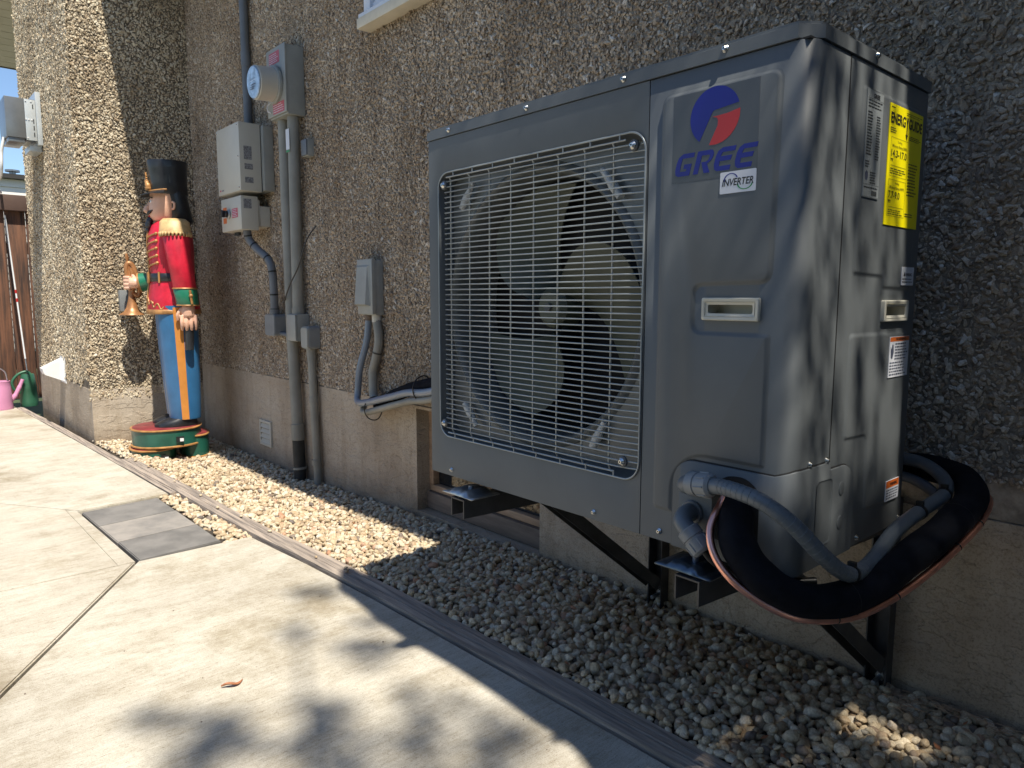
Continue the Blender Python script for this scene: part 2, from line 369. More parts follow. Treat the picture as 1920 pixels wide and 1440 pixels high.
def inset2d(pts, d):
    out = []; N = len(pts); area = sum(pts[i - 1][0] * pts[i][1] - pts[i][0] * pts[i - 1][1] for i in range(N)); s = 1 if area > 0 else -1
    for i in range(N):
        a = Vector(pts[i - 1]); p = Vector(pts[i]); c = Vector(pts[(i + 1) % N])
        e1 = (p - a); e2 = (c - p)
        if e1.length < 1e-7 or e2.length < 1e-7: out.append(tuple(p)); continue
        e1.normalize(); e2.normalize()
        n1 = Vector((-e1.y, e1.x)) * s; n2 = Vector((-e2.y, e2.x)) * s; n = n1 + n2
        n = n / max(0.4, n.length_squared / 2) if n.length > 1e-6 else n1
        out.append(tuple(p + n * d))
    return out
def emboss(name, outline, m, parent, frame, h, slope, base=0.0):
    """raised field with sloping edges"""
    bm = bmesh.new()
    prof = [(0.0, 0.0), (0.25, 0.12), (0.5, 0.5), (0.75, 0.88), (1.0, 1.0)]; rings = []
    for a, b in prof:
        if isinstance(outline, tuple):
            P, rad, n_ = outline; o2 = inset2d(P, slope * a); ar = sum(P[i - 1][0] * P[i][1] - P[i][0] * P[i - 1][1] for i in range(len(P)))
            rr = []
            for i in range(len(P)):
                e1 = Vector(P[i]) - Vector(P[i - 1]); e2 = Vector(P[(i + 1) % len(P)]) - Vector(P[i]); cv = e1.cross(e2) * ar > 0
                r0 = rad[i] if isinstance(rad, list) else rad; rr.append(max(.0015, r0 - slope * a) if cv else r0 + slope * a)
            o2 = round_poly(o2, rr, n_)
        else: o2 = inset2d(outline, slope * a) if a else outline
        rings.append([bm.verts.new(frame(u, v, base + h * b)) for u, v in o2])
    N = len(rings[0])
    for A, B in zip(rings, rings[1:]):
        for k in range(N): bm.faces.new((A[k], A[(k + 1) % N], B[(k + 1) % N], B[k]))
    bm.faces.new(rings[-1])
    return autosmooth(fin(name, bm, m, parent), 60)
def text(name, body, box4, m, parent, frame, d, shear=0.0, bold=0.0, keep=False):
    """lettering fitted to box4 = (u0, v0, u1, v1) on a panel"""
    cu = bpy.data.curves.new(name, 'FONT'); cu.body = body; cu.size = 1; cu.shear = shear; cu.offset = bold; cu.resolution_u = 3
    to = bpy.data.objects.new(name, cu); COL.objects.link(to)
    dg = bpy.context.evaluated_depsgraph_get(); me = bpy.data.meshes.new_from_object(to.evaluated_get(dg))
    bpy.data.objects.remove(to); bpy.data.curves.remove(cu)
    xs = [v.co.x for v in me.vertices]; ys = [v.co.y for v in me.vertices]
    x0, x1, y0, y1 = min(xs), max(xs), min(ys), max(ys); u0, v0, u1, v1 = box4
    sx = (u1 - u0) / (x1 - x0); sy = (v1 - v0) / (y1 - y0)
    if keep: sx = sy = min(sx, sy)
    for v in me.vertices: v.co = frame(u0 + (v.co.x - x0) * sx, v0 + (v.co.y - y0) * sy, d)
    me.materials.clear()
    return link(name, me, m, parent)
def quads(name, rects, m, parent, frame, d):
    bm = bmesh.new()
    for (u0, v0, u1, v1) in rects:
        bm.faces.new([bm.verts.new(frame(u, v, d)) for u, v in ((u0, v0), (u1, v0), (u1, v1), (u0, v1))])
    o = fin(name, bm, m, parent, normals=False)
    if len(rects) > 1: o['kind'] = 'stuff'
    return o
def print_lines(u0, v0, u1, v1, n, seed=0, fill=0.5, words=6):
    r = random.Random(seed); out = []; h = (v1 - v0) / n
    for i in range(n):
        y = v1 - (i + 1) * h; u = u0; end = u0 + (u1 - u0) * r.uniform(0.75, 1.0)
        while u < end:
            w = (u1 - u0) / words * r.uniform(0.4, 1.2); out.append((u, y + h * (1 - fill) / 2, min(end, u + w), y + h * (1 + fill) / 2)); u += w + (u1 - u0) * 0.03
    return out
def screw(parent, u, v, frame, d=0.0, r=0.0045):
    a = Vector(frame(u, v, d)); b = Vector(frame(u, v, d + 0.003)); c = Vector(frame(u, v, d + 0.0052))
    bm = bmesh.new(); tube_bm(bm, [a, a.lerp(b, .3), b, c], [r * 1.35, r * 1.35, r, r * 0.6], 12)
    o = autosmooth(fin('screw', bm, M['screw'], parent), 30)
    bm = bmesh.new(); tube_bm(bm, [c, Vector(frame(u, v, d + 0.0055))], [r * 0.35, r * 0.35], 6)
    fin('socket', bm, M['screw_hole'], o)
    return o

# ------------------------------------------------------------------ ground
YW = 0.66                                  # face of the main wall
def prism(name, pts, z0, z1, m, parent=None, bev=0.0):
    bm = bmesh.new(); vs = [bm.verts.new((x, y, z1)) for x, y in pts]; f = bm.faces.new(vs)
    r = bmesh.ops.extrude_face_region(bm, geom=[f])
    for g in r['geom']:
        if isinstance(g, bmesh.types.BMVert): g.co.z = z0
    if bev:
        es = [e for e in bm.edges if abs(e.verts[0].co.z - z1) < 1e-6 and abs(e.verts[1].co.z - z1) < 1e-6]
        bmesh.ops.bevel(bm, geom=es, offset=bev, segments=2, affect='EDGES')
    return fin(name, bm, m, parent)
gr = prism('ground', [(-400, -400), (400, -400), (400, 400), (-400, 400)], -1.2, GZ - 0.13, M['lawn']); tag(gr, kind='structure')
drv = prism('driveway', [(-12, -6), (6, -6), (6, 0.14), (0, 0.10), (-2.1, 0.02), (-4, -0.08), (-6.6, -0.16), (-12, -0.3)], GZ - 0.125, GZ - 0.06, M['dirt']); tag(drv, kind='structure')
S = []
near_edge = [(-2.152, 0.000), (-1.75, 0.030), (-1.35, 0.052), (-0.86, 0.066), (-0.45, 0.077), (0.0, 0.085), (0.6, 0.10), (2.0, 0.13), (6, 0.2)]
prism('concrete_slab', [(-2.152, -0.398)] + near_edge + [(6, -5.69)], GZ - 0.06, GZ, M['conc'], drv, 0.004)
prism('concrete_slab', [(-2.152, -0.409), (5.98, -5.70), (5.98, -6), (-2.152, -6)], GZ - 0.06, GZ, M['conc2'], drv, 0.004)
prism('concrete_slab', [(-3.03, -0.4655), (-2.158, -0.4595), (-2.158, -6), (-4.846, -6), (-4.846, -1.700)], GZ - 0.06, GZ - 0.001, M['conc2'], drv, 0.0015)
prism('concrete_slab', [(-3.02, -0.4650), (-2.158, -0.4590), (-2.158, -0.405), (-2.975, -0.432)], GZ - 0.06, GZ - 0.001, M['conc2'], drv, 0.0008)
prism('concrete_slab', [(-3.02, -0.458), (-4.846, -1.692), (-4.846, -0.118), (-3.9, -0.086), (-3.01, -0.052), (-3.0, -0.10), (-2.97, -0.425)], GZ - 0.06, GZ, M['conc'], drv, 0.004)
prism('concrete_slab', [(-4.854, -6), (-4.854, -0.119), (-6.7, -0.20), (-6.9, -0.21), (-12, -0.3), (-12, -6)], GZ - 0.06, GZ - 0.001, M['conc2'], drv, 0.004)
# three paving slabs set in the gap
pv = [(-2.955, -0.418), (-2.690, -0.408), (-2.425, -0.399), (-2.160, -0.390)]; pw = [(-2.990, -0.105), (-2.722, -0.104), (-2.453, -0.103), (-2.185, -0.102)]
for i in range(3):
    o = prism('paving_slab', [(pv[i][0] + .003, pv[i][1]), (pv[i + 1][0] - .003, pv[i + 1][1]), (pw[i + 1][0] - .003, pw[i + 1][1]), (pw[i][0] + .003, pw[i][1])], GZ - 0.055, GZ - 0.006 + 0.002 * i, M['paver_l' if i == 1 else 'paver'], None, 0.003)
    tag(o, ['dark charcoal paving slab farthest from the camera in the row of three', 'paler grey paving slab between two charcoal slabs', 'dark charcoal paving slab nearest the long diagonal joint of the driveway'][i], 'paving slab', 'paving slabs let into the concrete')
# timber edging: eased edges, a long groove, slightly wandering
def timber(name, pts, width, z0, z1, label, seed):
    r = random.Random(seed); bm = bmesh.new(); P = catmull([(x, y, 0) for x, y in pts], 10); prof = [(0, z0), (0.0, z1 - .012), (0.008, z1 - .002), (0.30, z1), (0.34, z1 - .006), (0.38, z1), (0.60, z1 + .001), (0.63, z1 - .003), (0.66, z1), (0.93, z1 - .001), (1.0, z1 - .01), (1.0, z0)]
    rings = []
    for i, p in enumerate(P):
        t = (P[min(i + 1, len(P) - 1)] - P[max(i - 1, 0)]).normalized(); nrm = Vector((-t.y, t.x, 0))
        if nrm.y < 0: nrm = -nrm
        rings.append([bm.verts.new(p + nrm * (u * width) + Vector((0, 0, z + (mnoise.noise(Vector((p.x * 3, u * 6, seed))) * 0.003 if z > z0 else 0)))) for u, z in prof])
    for A, B in zip(rings, rings[1:]):
        for k in range(len(prof) - 1): bm.faces.new((A[k], A[k + 1], B[k + 1], B[k]))
        bm.faces.new((A[-1], A[0], B[0], B[-1]))
    bm.faces.new(rings[0]); bm.faces.new(rings[-1])
    return tag(autosmooth(fin(name, bm, M['timber']), 30), label, 'timber edging', 'timbers edging the gravel bed')
timber('edging_timber', [(3.0, 0.168), (1.2, 0.126), (0.6, 0.112), (0.0, 0.098), (-0.45, 0.089), (-0.86, 0.078), (-1.35, 0.064), (-1.75, 0.042), (-2.15, 0.012), (-2.6, -0.008), (-3.1, -0.022), (-3.9, -0.06)], 0.078, GZ - 0.09, GZ + 0.010, 'long weathered timber between the pebbles and the concrete below the heat pump', 3)
timber('edging_timber', [(-3.0, -0.046), (-3.5, -0.066), (-4.2, -0.095), (-5.2, -0.132), (-6.6, -0.20)], 0.05, GZ - 0.08, GZ + 0.004, 'narrow weathered timber running past the chimney foot to the gate', 5)

# ------------------------------------------------------------------ scattered stones (geometry nodes instances)
def rock_set(name, n, kind, m):
    c = bpy.data.collections.new(name); r = np.random.default_rng(len(name) * 7 + n)
    for i in range(n):
        bm = bmesh.new()
        if kind == 'shard':
            npt = 13; d = r.normal(size=(npt, 3)); d /= np.linalg.norm(d, axis=1)[:, None]
            d *= r.uniform(0.75, 1.0, (npt, 1)); d *= np.array([1.0, r.uniform(0.6, 0.9), r.uniform(0.35, 0.6)])
            for p in d: bm.verts.new(p)
            res = bmesh.ops.convex_hull(bm, input=bm.verts)
            bmesh.ops.delete(bm, geom=[v for v in bm.verts if not v.link_faces], context='VERTS')
        else:
            bmesh.ops.create_icosphere(bm, subdivisions=3, radius=1)
            off = Vector(r.uniform(-50, 50, 3)); sc = (1.0, r.uniform(0.66, 0.92), r.uniform(0.45, 0.72))
            for v in bm.verts:
                p = v.co.copy(); k = 1 + 0.28 * mnoise.noise(p * 1.1 + off) + 0.08 * mnoise.noise(p * 2.6 + off)
                q = p * k; pw_ = 0.9
                v.co = Vector((q.x * sc[0], q.y * sc[1], q.z * sc[2]))
        me = bpy.data.meshes.new(name); bmesh.ops.recalc_face_normals(bm, faces=bm.faces); bm.to_mesh(me); bm.free(); me.materials.append(m)
        if kind != 'shard':
            for p in me.polygons: p.use_smooth = True
        o = bpy.data.objects.new('%s_%02d' % (name, i), me); c.objects.link(o)
    return c
def scatter(name, pts, rot, scl, tone, coll, nk, parent=None):
    n = len(pts); me = bpy.data.meshes.new(name); me.vertices.add(n)
    me.vertices.foreach_set('co', np.asarray(pts, np.float32).ravel())
    for nm, t, dat in (('rot', 'FLOAT_VECTOR', rot), ('scl', 'FLOAT_VECTOR', scl)):
        a = me.attributes.new(nm, t, 'POINT'); a.data.foreach_set('vector', np.asarray(dat, np.float32).ravel())
    a = me.attributes.new('pick', 'INT', 'POINT'); a.data.foreach_set('value', rng.integers(0, nk, n).astype(np.int32))
    o = link(name, me, None, parent)
    g = bpy.data.node_groups.new(name, 'GeometryNodeTree')
    g.interface.new_socket('Geometry', in_out='INPUT', socket_type='NodeSocketGeometry'); g.interface.new_socket('Geometry', in_out='OUTPUT', socket_type='NodeSocketGeometry')
    gi = g.nodes.new('NodeGroupInput'); go = g.nodes.new('NodeGroupOutput'); ip = g.nodes.new('GeometryNodeInstanceOnPoints')
    ci = g.nodes.new('GeometryNodeCollectionInfo'); ci.inputs['Collection'].default_value = coll; ci.inputs['Separate Children'].default_value = True; ci.inputs['Reset Children'].default_value = True
    def na(nm, t):
        x = g.nodes.new('GeometryNodeInputNamedAttribute'); x.data_type = t; x.inputs[0].default_value = nm; return x.outputs[0]
    e2r = g.nodes.new('FunctionNodeEulerToRotation')
    g.links.new(na('rot', 'FLOAT_VECTOR'), e2r.inputs[0]); g.links.new(e2r.outputs[0], ip.inputs['Rotation'])
    g.links.new(na('scl', 'FLOAT_VECTOR'), ip.inputs['Scale'])
    ip.inputs['Pick Instance'].default_value = True; g.links.new(na('pick', 'INT'), ip.inputs['Instance Index'])
    g.links.new(ci.outputs[0], ip.inputs['Instance']); g.links.new(gi.outputs[0], ip.inputs['Points']); g.links.new(ip.outputs[0], go.inputs[0])
    md = o.modifiers.new('stones', 'NODES'); md.node_group = g
    return o
shards = rock_set('dash_stone', 9, 'shard', M['dash']); shards2 = rock_set('chimney_stone', 9, 'shard', M['dash2'])
pebbles = rock_set('river_stone', 9, 'pebble', M['river'])

def gravel_z(x, y):
    inner = 0.16 + 0.028 * np.minimum(x, 0) * 1.0                 # inner edge of the timber
    t = np.clip((y - inner) / 0.25, 0, 1); t = t * t * (3 - 2 * t)
    wall = np.interp(x, [-5, -3, -1.3, -0.6, 0, 2], [-0.545, -0.545, -0.478, -0.466, -0.452, -0.44])
    front = np.interp(x, [-5, -3, -1, 0, 2], [-0.500, -0.492, -0.478, -0.474, -0.47])
    return front * (1 - t) + wall * t
def bed_front(x): return np.interp(x, [-4.7, -3.9, -3.1, -2.6, -2.15, -1.35, -0.86, 0, 1.2, 3], [-0.03, 0.015, 0.050, 0.066, 0.088, 0.136, 0.15, 0.172, 0.2, 0.24])
# bed under the stones
bm = bmesh.new(); xs = np.linspace(-4.75, 3, 60); ys = np.linspace(0, 1, 8); grid = []
for x in xs:
    f = bed_front(x) - 0.01
    grid.append([bm.verts.new((x, f + (YW + 0.05 - f) * t, float(gravel_z(np.array(x), np.array(f + (YW + 0.05 - f) * t))) - 0.014)) for t in ys])
for a, b in zip(grid, grid[1:]):
    for k in range(len(ys) - 1): bm.faces.new((a[k], a[k + 1], b[k + 1], b[k]))
bed = fin('gravel_bed', bm, M['dirt'], None, True); tag(bed, kind='structure')
def stones_on(x0, x1, step, zoff, smin, smax):
    xx = np.arange(x0, x1, step); yy = np.arange(-0.05, YW + 0.02, step); X, Y = np.meshgrid(xx, yy); X = X.ravel() + rng.uniform(-.45, .45, X.size) * step; Y = Y.ravel() + rng.uniform(-.45, .45, Y.size) * step
    k = (Y > bed_front(X) + 0.006) & (Y < YW - 0.006); X, Y = X[k], Y[k]; n = len(X)
    s = np.exp(rng.normal(math.log((smin * smax) ** 0.5), 0.22, n)); s = np.clip(s, smin * 0.75, smax * 1.15)
    Z = gravel_z(X, Y) + zoff + rng.uniform(-.004, .005, n)
    return np.stack([X, Y, Z], 1), np.stack([rng.normal(0, .45, n), rng.normal(0, .45, n), rng.uniform(0, 6.28, n)], 1), np.stack([s, s, s], 1)
A = [stones_on(-4.7, 2.2, 0.019, -0.006, 0.0095, 0.0155), stones_on(-4.7, 2.2, 0.021, 0.002, 0.0085, 0.0145), stones_on(-4.7, 2.2, 0.038, 0.010, 0.009, 0.016)]
P_, R_, S_ = (np.concatenate([a[i] for a in A]) for i in range(3))
# stones that fill the gap between the paving slabs and the timber, and strays
n = 330; X = rng.uniform(-3.0, -2.16, n); Y = rng.uniform(-0.095, 0.0, n); Y = Y + 0.03 * (X + 3.0) * 0.6; s = rng.uniform(.009, .017, n)
P2 = np.stack([X, Y, np.full(n, GZ - 0.012) + rng.uniform(-.008, .006, n)], 1)
P_ = np.concatenate([P_, P2]); R_ = np.concatenate([R_, np.stack([rng.normal(0, .4, n), rng.normal(0, .4, n), rng.uniform(0, 6.28, n)], 1)]); S_ = np.concatenate([S_, np.stack([s, s, s], 1)])
prism('packing_sand', [(-3.0, -0.10), (-2.16, -0.098), (-2.16, 0.006), (-3.0, -0.03)], GZ - 0.06, GZ - 0.018, M['dirt'], drv)
n = 16; X = rng.uniform(-4.2, -1.3, n); P3 = np.stack([X, bed_front(X) - rng.uniform(0.0, 0.05, n), np.full(n, GZ + 0.017)], 1)
P_ = np.concatenate([P_, P3]); R_ = np.concatenate([R_, rng.uniform(-.2, .2, (n, 3))]); S_ = np.concatenate([S_, np.repeat(rng.uniform(.006, .010, (n, 1)), 3, 1)])
gv = scatter('river_gravel', P_, R_, S_, None, pebbles, 9)
tag(gv, 'cream and tan river pebbles filling the bed along the house wall', 'gravel', kind='stuff')

# ------------------------------------------------------------------ house walls
house = thing('house_wall', 'pebble dashed house wall over a parged foundation', 'wall', (-1.0, YW, GZ))
def slab(name, lo, hi, m, parent): return box(name, lo, hi, m, parent)
ZB = 0.0   # bottom of the pebble dash
WX0, WX1, WZ0, WZ1 = -2.295, -1.45, 1.60, 2.45      # upper window opening
XR = 3.0; XC = -4.66; ZT = 2.90
mm = M['mortar']; M['mortar2'] = mat('chimney_mortar', (0.17, 0.14, 0.105), 0.95, var=0.3, scale=40, bump=0.004, bscale=160)  # chimney copy of the mortar, darkened for the shade between its pebbles
for lo, hi in (((XC, YW + .006, -0.02), (WX0, YW + 0.3, ZT)), ((WX1, YW + .006, -0.02), (XR, YW + 0.3, ZT)), ((WX0, YW + .006, -0.02), (WX1, YW + 0.3, WZ0)), ((WX0, YW + .006, WZ1), (WX1, YW + 0.3, ZT))):
    slab('stucco_base', lo, hi, mm, house)
# foundation with the basement window opening
BX0, BX1, BZ0, BZ1 = -1.99, -1.235, -0.475, -0.035
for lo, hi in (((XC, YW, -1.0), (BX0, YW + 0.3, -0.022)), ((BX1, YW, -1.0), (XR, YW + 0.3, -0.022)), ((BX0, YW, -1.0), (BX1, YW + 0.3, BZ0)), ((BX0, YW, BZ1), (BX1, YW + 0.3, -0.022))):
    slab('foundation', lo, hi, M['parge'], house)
# chimney
chim = thing('chimney', 'sunlit pebble dashed chimney breast standing behind the toy soldier', 'chimney', (-5.5, 0.3, GZ))
CX0, CX1, CY0 = -6.52, -4.63, -0.03
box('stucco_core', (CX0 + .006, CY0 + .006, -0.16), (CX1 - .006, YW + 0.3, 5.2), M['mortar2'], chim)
box('chimney_footing', (CX0 + .002, CY0 + .002, -0.9), (CX1 - .002, YW + 0.29, -0.158), M['parge'], chim)
def dash_points(u0, u1, v0, v1, step, holes=(), edge=None):
    uu = np.arange(u0, u1, step); vv = np.arange(v0, v1, step * 0.9); U, V = np.meshgrid(uu, vv); U = U + (np.arange(len(vv)) % 2)[:, None] * step / 2
    U = U.ravel() + rng.uniform(-.42, .42, U.size) * step; V = V.ravel() + rng.uniform(-.42, .42, V.size) * step
    k = np.ones(len(U), bool)
    for (a, b, c, d) in holes: k &= ~((U > a) & (U < b) & (V > c) & (V < d))
    if edge is not None: k &= V > edge(U)
    return U[k], V[k]
def dash(name, U, V, frame_pos, base_rot, parent, s0=0.0056, s1=0.0094, coll=None):
    n = len(U); s = np.clip(np.exp(rng.normal(math.log((s0 * s1) ** .5), .36, n)), s0 * .5, s1 * 1.7)
    rot = base_rot(n); P = frame_pos(U, V, rng.uniform(-.0015, .0034, n) + s * .02)
    o = scatter(name, P, rot, np.stack([s, s, s], 1), None, coll or shards, 9, parent)
    return tag(o, 'angular pebbles pressed into the stucco', kind='stuff')
def wav(seed, base, amp):
    def f(U): return base + amp * (np.sin(U * 7.1 + seed) + 0.6 * np.sin(U * 17.3 + seed * 2) + 0.4 * np.sin(U * 41 + seed))
    return f
fr = lambda n: np.stack([R(90) + rng.normal(0, .42, n), rng.uniform(0, 6.28, n) * 0 + rng.normal(0, .42, n), rng.normal(0, .3, n)], 1)
def rot_front(n):     # flat side towards -y, spun in the wall plane
    a = rng.uniform(0, 6.28, n); t1 = rng.normal(0, .38, n); t2 = rng.normal(0, .38, n); out = np.zeros((n, 3), np.float32)
    for i in range(n):
        pass
    out[:, 0] = R(90) + t1; out[:, 1] = a; out[:, 2] = t2
    return out
def rot_side(n):
    a = rng.uniform(0, 6.28, n); out = np.zeros((n, 3), np.float32)
    out[:, 0] = R(90) + rng.normal(0, .38, n); out[:, 1] = a; out[:, 2] = R(90) + rng.normal(0, .38, n)
    return out
U, V = dash_points(XC, 1.3, -0.06, 2.5, 0.0098, [(WX0 - .01, WX1 + .01, WZ0 - .05, WZ1 + .02)], lambda U: np.interp(U, [-4.66, -4.3, -3.0, -2.5, -2.25, -2.1, -1.9, 0, 1.3], [-.045, -.03, -.012, -.022, -.05, .0, -.01, .05, .055]) + .006 * np.sin(U * 23) + .005 * np.sin(U * 57))
dash('pebble_dash', U, V, lambda U, V, d: np.stack([U, np.full(len(U), YW + .004) - d, V], 1), rot_front, house)
U, V = dash_points(CX0, CX1 + .004, -0.3, 3.3, 0.0124, (), lambda U: -.135 + .03 * np.sin(U * 5.3 + 1) + .02 * np.sin(U * 13) + .015 * np.sin(U * 31))
dash('pebble_dash', U, V, lambda U, V, d: np.stack([U, np.full(len(U), CY0 + .004) - d, V], 1), rot_front, chim, 0.0064, 0.0108, shards2)
U, V = dash_points(CY0 - .004, YW, -0.25, 3.3, 0.0124, (), lambda U: -.222 + .008 * np.sin(U * 21) + .006 * np.sin(U * 55))
dash('pebble_dash', U, V, lambda U, V, d: np.stack([np.full(len(U), CX1 - .004) + d, U, V], 1), rot_side, chim, 0.0064, 0.0108, shards2)

# roof overhang
roof = thing('roof', 'tan soffit and dark eave of the house roof above the walls', 'roof', (-1, 0.4, 2.9))
EY = 0.098
def eave(x0, x1, y0, parent):
    bm = bmesh.new(); n = int((x1 - x0) / 0.19)
    for i in range(n):
        a = x0 + (x1 - x0) * i / n; b = x0 + (x1 - x0) * (i + 1) / n
        box_bm(bm, (a + .004, y0 + .02, 2.853), (b - .004, YW - .001, 2.862), 0)
    fin('soffit_panel', bm, M['soffit'], parent)
    box('soffit_backing', (x0, y0 + .02, 2.866), (x1, YW + .3, 2.90), M['fascia'], parent)
    box('fascia_board', (x0, y0, 2.845), (x1, y0 + .019, 3.0), M['fascia'], parent)
eave(-4.62, XR, EY, roof); eave(-9.0, -6.53, -0.75, roof)
box('fascia_board', (-9.02, -0.75, 2.845), (-9.001, YW, 3.0), M['fascia'], roof)
bm = bmesh.new()
for x0, x1, y0 in ((-4.62, XR, EY), (-9.02, -6.53, -0.75)):
    v = [bm.verts.new(p) for p in ((x0, y0, 3.002), (x1, y0, 3.002), (x1, YW + 1.5, 3.5), (x0, YW + 1.5, 3.5), (x0, y0, 3.03), (x1, y0, 3.03), (x1, YW + 1.5, 3.54), (x0, YW + 1.5, 3.54))]
    for f in ((0, 1, 2, 3), (4, 5, 6, 7), (0, 1, 5, 4), (1, 2, 6, 5), (2, 3, 7, 6), (3, 0, 4, 7)): bm.faces.new([v[i] for i in f])
fin('shingle_slope', bm, M['shingle'], roof)

# basement window
bw = thing('basement_window', 'dark basement window with raw wood frame sunk in the foundation behind the heat pump', 'window', (-1.6, .74, -.47))
yb = .722
box('sill', (BX0, yb - .012, BZ0 + .004), (BX1, yb + .06, BZ0 + .075), M['wood_trim'], bw, .002)
box('frame', (BX0 + .001, yb + .004, BZ0 + .077), (BX1 - .001, yb + .05, BZ0 + .105), M['wood_tan'], bw, .002)
for x in (BX0 + .001, BX1 - .031): box('frame', (x, yb, BZ0 + .107), (x + .03, yb + .05, BZ1 - .001), M['wood_tan'], bw, .002)
box('glass', (BX0 + .032, yb + .03, BZ0 + .106), (BX1 - .032, yb + .034, BZ1 - .001), M['glass'], bw)
box('inner_frame', (BX0 + .06, yb + .055, BZ0 + .13), (BX1 - .06, yb + .062, BZ0 + .15), M['wood_tan'], bw)
box('backing', (BX0 - .02, yb + .12, BZ0), (BX1 + .02, yb + .14, BZ1), M['black'], bw)
# upper window
uw = thing('window', 'white framed window with cream sill high on the pebble dashed wall', 'window', (-1.87, .65, WZ0))
box('sill', (WX0 - .012, .600, WZ0 - .046), (WX1 + .012, .70, WZ0 - .004), M['cream'], uw, .004)
box('sill_cap', (WX0 - .008, .606, WZ0 - .003), (WX1 + .008, .70, WZ0 + .014), M['win_blue'], uw, .003)
for x in (WX0, WX1 - .05):
    box('frame', (x, .628, WZ0 + .015), (x + .05, .70, WZ1 - .052), M['win_blue'], uw, .004)
box('frame', (WX0, .628, WZ1 - .05), (WX1, .70, WZ1), M['win_blue'], uw, .004)
box('frame', (WX0 + .051, .640, WZ0 + .015), (WX1 - .051, .70, WZ0 + .052), M['win_blue'], uw, .004)
for x in (WX0 + .052, WX1 - .09): box('sash', (x, .648, WZ0 + .054), (x + .038, .69, WZ1 - .055), M['win_blue'], uw, .003)
box('sash', (WX0 + .091, .648, WZ0 + .054), (WX1 - .091, .69, WZ0 + .088), M['win_blue'], uw, .003)
box('sash', (WX0 + .091, .648, WZ1 - .09), (WX1 - .091, .69, WZ1 - .055), M['win_blue'], uw, .003)
box('glass', (WX0 + .09, .667, WZ0 + .086), (WX1 - .09, .671, WZ1 - .089), M['glass'], uw)
box('backing', (WX0, .80, WZ0), (WX1, .82, WZ1), M['black'], uw)

# ------------------------------------------------------------------ heat pump
hp = thing('heat_pump', 'large grey outdoor heat pump carried on steel wall brackets', 'heat pump', (-0.47, 0.22, 0.0))
RC = 0.028; HT = 0.795; XL = -0.938; XS = -0.2845; YS = 0.120; D = 0.4407
def WRAP(u, v, d):
    L = RC * math.pi / 2
    if u <= -RC: return (u, -d, v)
    if u <= -RC + L:
        a = (u + RC) / RC; return (-RC + (RC + d) * math.sin(a), RC - (RC + d) * math.cos(a), v)
    return (d, RC + (u + RC - L), v)
US = lambda y: y - RC - RC + RC * math.pi / 2            # side y -> unrolled u
def wrap_panel(name, us, v0, vtop, d0, d1, m, parent):
    """bent sheet over the corner: columns us, from v0 up to vtop(u)"""
    bm = bmesh.new(); cols = []
    for u in us:
        vt = vtop(u); cols.append([bm.verts.new(WRAP(u, v, d)) for v, d in ((v0, d0), (v0, d1), (vt - .0012, d1), (vt, d1 - .0012), (vt, d0))])
    for a, b in zip(cols, cols[1:]):
        for k in range(4): bm.faces.new((a[k], a[k + 1], b[k + 1], b[k]))
    for c in (cols[0], cols[-1]): bm.faces.new(c)
    return autosmooth(fin(name, bm, m, parent), 50)
us = [XS + .001] + list(np.linspace(-.27, -RC, 8)) + [-RC + RC * math.pi / 2 * k / 10 for k in range(1, 11)] + [US(.06), US(.09), US(YS - .001)]
wrap_panel('service_panel', us, 0.0, lambda u: HT, -0.002, 0.0, M['body'], hp)
# side panel, left panel, back, base pan
box('side_panel', (-.02, YS + .001, 0.0), (0.0, D, HT), M['body'], hp, .0015)
box('left_panel', (XL, .0105, 0.0), (XL + .01, D, HT), M['body'], hp, .0015)
box('rear_coil', (XL + .011, D - .03, 0.01), (-.021, D - .001, HT - .004), M['black'], hp)
box('base_pan', (XL + .012, .012, 0.002), (-.03, D - .031, .03), M['body_in'], hp)
box('partition', (XS + .004, .022, .031), (XS + .012, D - .032, HT - .003), M['black'], hp)
# fan panel with the recessed bell mouth
FC = (-0.603, 0.408); FR = 0.279
def resample(loop, n=160, c=FC):
    A = np.array(loop + [loop[0]]); out = []
    for k in range(n):
        a = 2 * math.pi * (k + .5) / n; d = np.array([math.cos(a), math.sin(a)]); best = None
        for p, q in zip(A, A[1:]):
            e = q - p; den = d[0] * e[1] - d[1] * e[0]
            if abs(den) < 1e-12: continue
            w = p - np.array(c); t = (w[0] * e[1] - w[1] * e[0]) / den; s = (w[0] * d[1] - w[1] * d[0]) / den
            if t > 0 and -1e-9 <= s <= 1 + 1e-9 and (best is None or t > best): best = t
        out.append((c[0] + best * d[0], c[1] + best * d[1]))
    return out
GX0, GX1, GZ0, GZ1 = -0.904, -0.2895, 0.092, 0.719
outer = resample([(XL, 0), (XS - .001, 0), (XS - .001, HT), (XL, HT)]); hole = resample(rrect(GX0, GZ0, GX1, GZ1, .036, 10))
N = len(outer)
for cx, cz in ((XL, 0), (XS - .001, 0), (XS - .001, HT), (XL, HT)):
    k = min(range(N), key=lambda i: (outer[i][0] - cx) ** 2 + (outer[i][1] - cz) ** 2); outer[k] = (cx, cz)
def ring(r): return [(FC[0] + r * math.cos(2 * math.pi * (k + .5) / N), FC[1] + r * math.sin(2 * math.pi * (k + .5) / N)) for k in range(N)]
def shrink(loop, d): return [(FC[0] + (x - FC[0]) * (1 - d / math.hypot(x - FC[0], y - FC[1])), FC[1] + (y - FC[1]) * (1 - d / math.hypot(x - FC[0], y - FC[1]))) for x, y in loop]
bm = bmesh.new()
